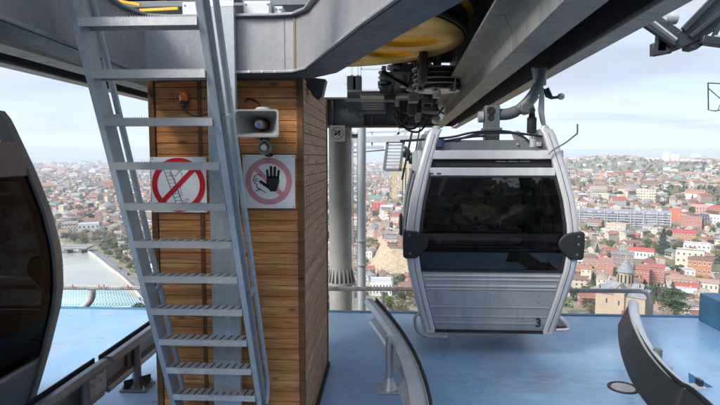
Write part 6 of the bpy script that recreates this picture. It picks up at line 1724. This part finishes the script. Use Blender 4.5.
spots = [(583, 299, 1, 'nearest the silver cabin'), (586.5, 301, 2, 'second from the silver cabin'), (590, 297, 0, 'in the back row left of the church'), (593, 300.5, 3, 'middle of the car park left of the church'),
         (596, 296, 4, 'back row next to the church wall'), (588, 305, 5, 'in the front row left of the church'), (594, 304, 1, 'front row nearest the church wall'), (385, 303, 0, 'below the white hall under the cliff'), (392, 304, 1, 'parked right below the white hall under the cliff'),
         (127, 285, 0, 'on the riverside road, lowest of three'), (119, 275, 2, 'on the riverside road, middle of three'), (113, 269, 3, 'on the riverside road, farthest of three')]
for px, py, ci, lab in spots:
    if px < 200: gx = onz(px, py, G0); yy_ = gx.y; p = Vector((float(bankx(yy_)) + 9 + 2.0, yy_, G0 + .27)); rz = R(118)
    else: p, D = ground_hit(px, py); rz = R(random.choice((20, 25, 110)))
    r_ = empty('parked_car', p, '%s car %s' % (CARC[ci][0], lab), 'car', 'cars seen below the station', rz=rz)
    c = link(bpy.data.objects.new('body', carm[0]), r_); c.color = (*CARC[ci][1], 1); link(bpy.data.objects.new('glasshouse', carm[1]), r_)
    for x in (-1.3, 1.35):
        for y in (-.8, .8): w_ = link(bpy.data.objects.new('wheel', carm[2]), r_); w_.location = (x, y, .32)
# ================================================================== empties to the base of their things
bpy.context.view_layer.update()
for o in [o for o in scene.objects if o.type == 'EMPTY' and o.parent is None and o.location.length < 1e-6 and o.get('category')]:
    mn = Vector((1e9,) * 3); mx = Vector((-1e9,) * 3)
    for c in o.children_recursive:
        if c.type not in ('MESH', 'FONT'): continue
        for v in c.bound_box:
            w = c.matrix_world @ Vector(v)
            for i in range(3): mn[i] = min(mn[i], w[i]); mx[i] = max(mx[i], w[i])
    if mx.x < mn.x: continue
    base = Vector(((mn.x + mx.x) / 2, (mn.y + mx.y) / 2, mn.z)); o.location = base
    for c in o.children: c.matrix_parent_inverse = Matrix.Translation(-base)

# ================================================================== air
hz = NT('haze_air'); hz.n.remove(hz.b); pv = hz.node('ShaderNodeVolumePrincipled'); pv.inputs['Color'].default_value = (.74, .86, 1, 1); pv.inputs['Density'].default_value = 1.2e-4; pv.inputs['Anisotropy'].default_value = 0.0
hz.l(pv.outputs[0], hz.out.inputs['Volume'])
zmax = float(GZ.max()) + 30
MB().bb(-15900, 15900, -15900, 15900, float(GZ.min()) - 1, zmax).build('haze', hz.m, kind='stuff', smooth=False)
bpy.data.objects['haze']['label'] = 'pale bluish haze over the whole city'

# ================================================================== sky and sun
SUN_EL, SUN_AZ = R(40), R(232)          # azimuth clockwise from +Y
w = bpy.data.worlds.new('World'); scene.world = w; w.use_nodes = True; nt = w.node_tree; bg = nt.nodes['Background']
sky = nt.nodes.new('ShaderNodeTexSky'); sky.sky_type = 'NISHITA'; sky.sun_disc = False; sky.sun_elevation = SUN_EL; sky.sun_rotation = SUN_AZ; sky.air_density = 1.0; sky.dust_density = 1.5; sky.ozone_density = 1.5; sky.altitude = 400
tc = nt.nodes.new('ShaderNodeTexCoord'); sp_ = nt.nodes.new('ShaderNodeSeparateXYZ'); nt.links.new(tc.outputs['Generated'], sp_.inputs[0])
# project the direction on a cloud layer: (x, y) / (z + .12)
ad = nt.nodes.new('ShaderNodeMath'); ad.operation = 'ADD'; ad.inputs[1].default_value = .10; nt.links.new(sp_.outputs[2], ad.inputs[0])
mxn = nt.nodes.new('ShaderNodeMath'); mxn.operation = 'MAXIMUM'; mxn.inputs[1].default_value = .05; nt.links.new(ad.outputs[0], mxn.inputs[0])
dx = nt.nodes.new('ShaderNodeMath'); dx.operation = 'DIVIDE'; nt.links.new(sp_.outputs[0], dx.inputs[0]); nt.links.new(mxn.outputs[0], dx.inputs[1])
dy = nt.nodes.new('ShaderNodeMath'); dy.operation = 'DIVIDE'; nt.links.new(sp_.outputs[1], dy.inputs[0]); nt.links.new(mxn.outputs[0], dy.inputs[1])
cb = nt.nodes.new('ShaderNodeCombineXYZ'); nt.links.new(dx.outputs[0], cb.inputs[0]); nt.links.new(dy.outputs[0], cb.inputs[1])
mp = nt.nodes.new('ShaderNodeMapping'); mp.inputs['Scale'].default_value = (.55, .8, 1); mp.inputs['Location'].default_value = (3.1, 1.7, 0); nt.links.new(cb.outputs[0], mp.inputs[0])
nz = nt.nodes.new('ShaderNodeTexNoise'); nz.inputs['Scale'].default_value = .9; nz.inputs['Detail'].default_value = 9; nz.inputs['Roughness'].default_value = .52; nz.inputs['Distortion'].default_value = .35; nt.links.new(mp.outputs[0], nz.inputs['Vector'])
rp = nt.nodes.new('ShaderNodeValToRGB'); rp.color_ramp.elements[0].position = .42; rp.color_ramp.elements[0].color = (.45, .45, .45, 1); rp.color_ramp.elements[1].position = .62; rp.color_ramp.elements[1].color = (.97, .97, .97, 1); nt.links.new(nz.outputs['Fac'], rp.inputs[0])
nz2 = nt.nodes.new('ShaderNodeTexNoise'); nz2.inputs['Scale'].default_value = .5; nz2.inputs['Detail'].default_value = 6; nt.links.new(mp.outputs[0], nz2.inputs['Vector'])
cc = nt.nodes.new('ShaderNodeValToRGB'); cc.color_ramp.elements[0].position = .45; cc.color_ramp.elements[0].color = (2.25, 2.55, 3.1, 1); cc.color_ramp.elements[1].position = .57; cc.color_ramp.elements[1].color = (3.3, 3.2, 3.22, 1); nt.links.new(nz2.outputs['Fac'], cc.inputs[0])
mx_ = nt.nodes.new('ShaderNodeMix'); mx_.data_type = 'RGBA'; hzf = nt.nodes.new('ShaderNodeMapRange'); hzf.inputs['From Min'].default_value = 0; hzf.inputs['From Max'].default_value = .22; hzf.inputs['To Min'].default_value = .92; hzf.inputs['To Max'].default_value = 0; nt.links.new(sp_.outputs[2], hzf.inputs['Value'])
fmx = nt.nodes.new('ShaderNodeMath'); fmx.operation = 'MAXIMUM'; nt.links.new(hzf.outputs[0], fmx.inputs[0]); nt.links.new(rp.outputs[0], fmx.inputs[1]); nt.links.new(fmx.outputs[0], mx_.inputs['Factor']); nt.links.new(sky.outputs[0], mx_.inputs[6]); nt.links.new(cc.outputs[0], mx_.inputs[7])
# sky brightened around the sun, added to fill the shaded box front
dt = nt.nodes.new('ShaderNodeVectorMath'); dt.operation = 'DOT_PRODUCT'; nt.links.new(tc.outputs['Generated'], dt.inputs[0])
dt.inputs[1].default_value = (math.sin(SUN_AZ) * math.cos(SUN_EL), math.cos(SUN_AZ) * math.cos(SUN_EL), math.sin(SUN_EL))
d1 = nt.nodes.new('ShaderNodeMath'); d1.operation = 'MAXIMUM'; d1.inputs[1].default_value = 0; nt.links.new(dt.outputs['Value'], d1.inputs[0])
d2 = nt.nodes.new('ShaderNodeMath'); d2.operation = 'POWER'; d2.inputs[1].default_value = 1.5; nt.links.new(d1.outputs[0], d2.inputs[0])
d3 = nt.nodes.new('ShaderNodeMath'); d3.operation = 'MULTIPLY_ADD'; d3.inputs[1].default_value = 2.6; d3.inputs[2].default_value = 1.0; nt.links.new(d2.outputs[0], d3.inputs[0])
vm = nt.nodes.new('ShaderNodeVectorMath'); vm.operation = 'SCALE'; nt.links.new(mx_.outputs[2], vm.inputs[0]); nt.links.new(d3.outputs[0], vm.inputs['Scale'])
nt.links.new(vm.outputs[0], bg.inputs[0]); bg.inputs[1].default_value = .10
sl = bpy.data.lights.new('sun', 'SUN'); sl.energy = 2.3; sl.angle = R(20); sl.color = (1, .95, .88); so = bpy.data.objects.new('sun', sl); link(so)
sd = Vector((math.sin(SUN_AZ) * math.cos(SUN_EL), math.cos(SUN_AZ) * math.cos(SUN_EL), math.sin(SUN_EL)))
so.rotation_euler = (-sd).to_track_quat('-Z', 'Y').to_euler(); so.location = (0, -20, 30)
vs = scene.view_settings; vs.view_transform = 'Standard'; vs.look = 'None'; vs.gamma = 1; vs.exposure = 1.3; vs.use_curve_mapping = False
scene.cycles.use_denoising = True; scene.cycles.max_bounces = 8; scene.cycles.transparent_max_bounces = 16; scene.cycles.volume_bounces = 2
scene.cycles.sample_clamp_indirect = 6
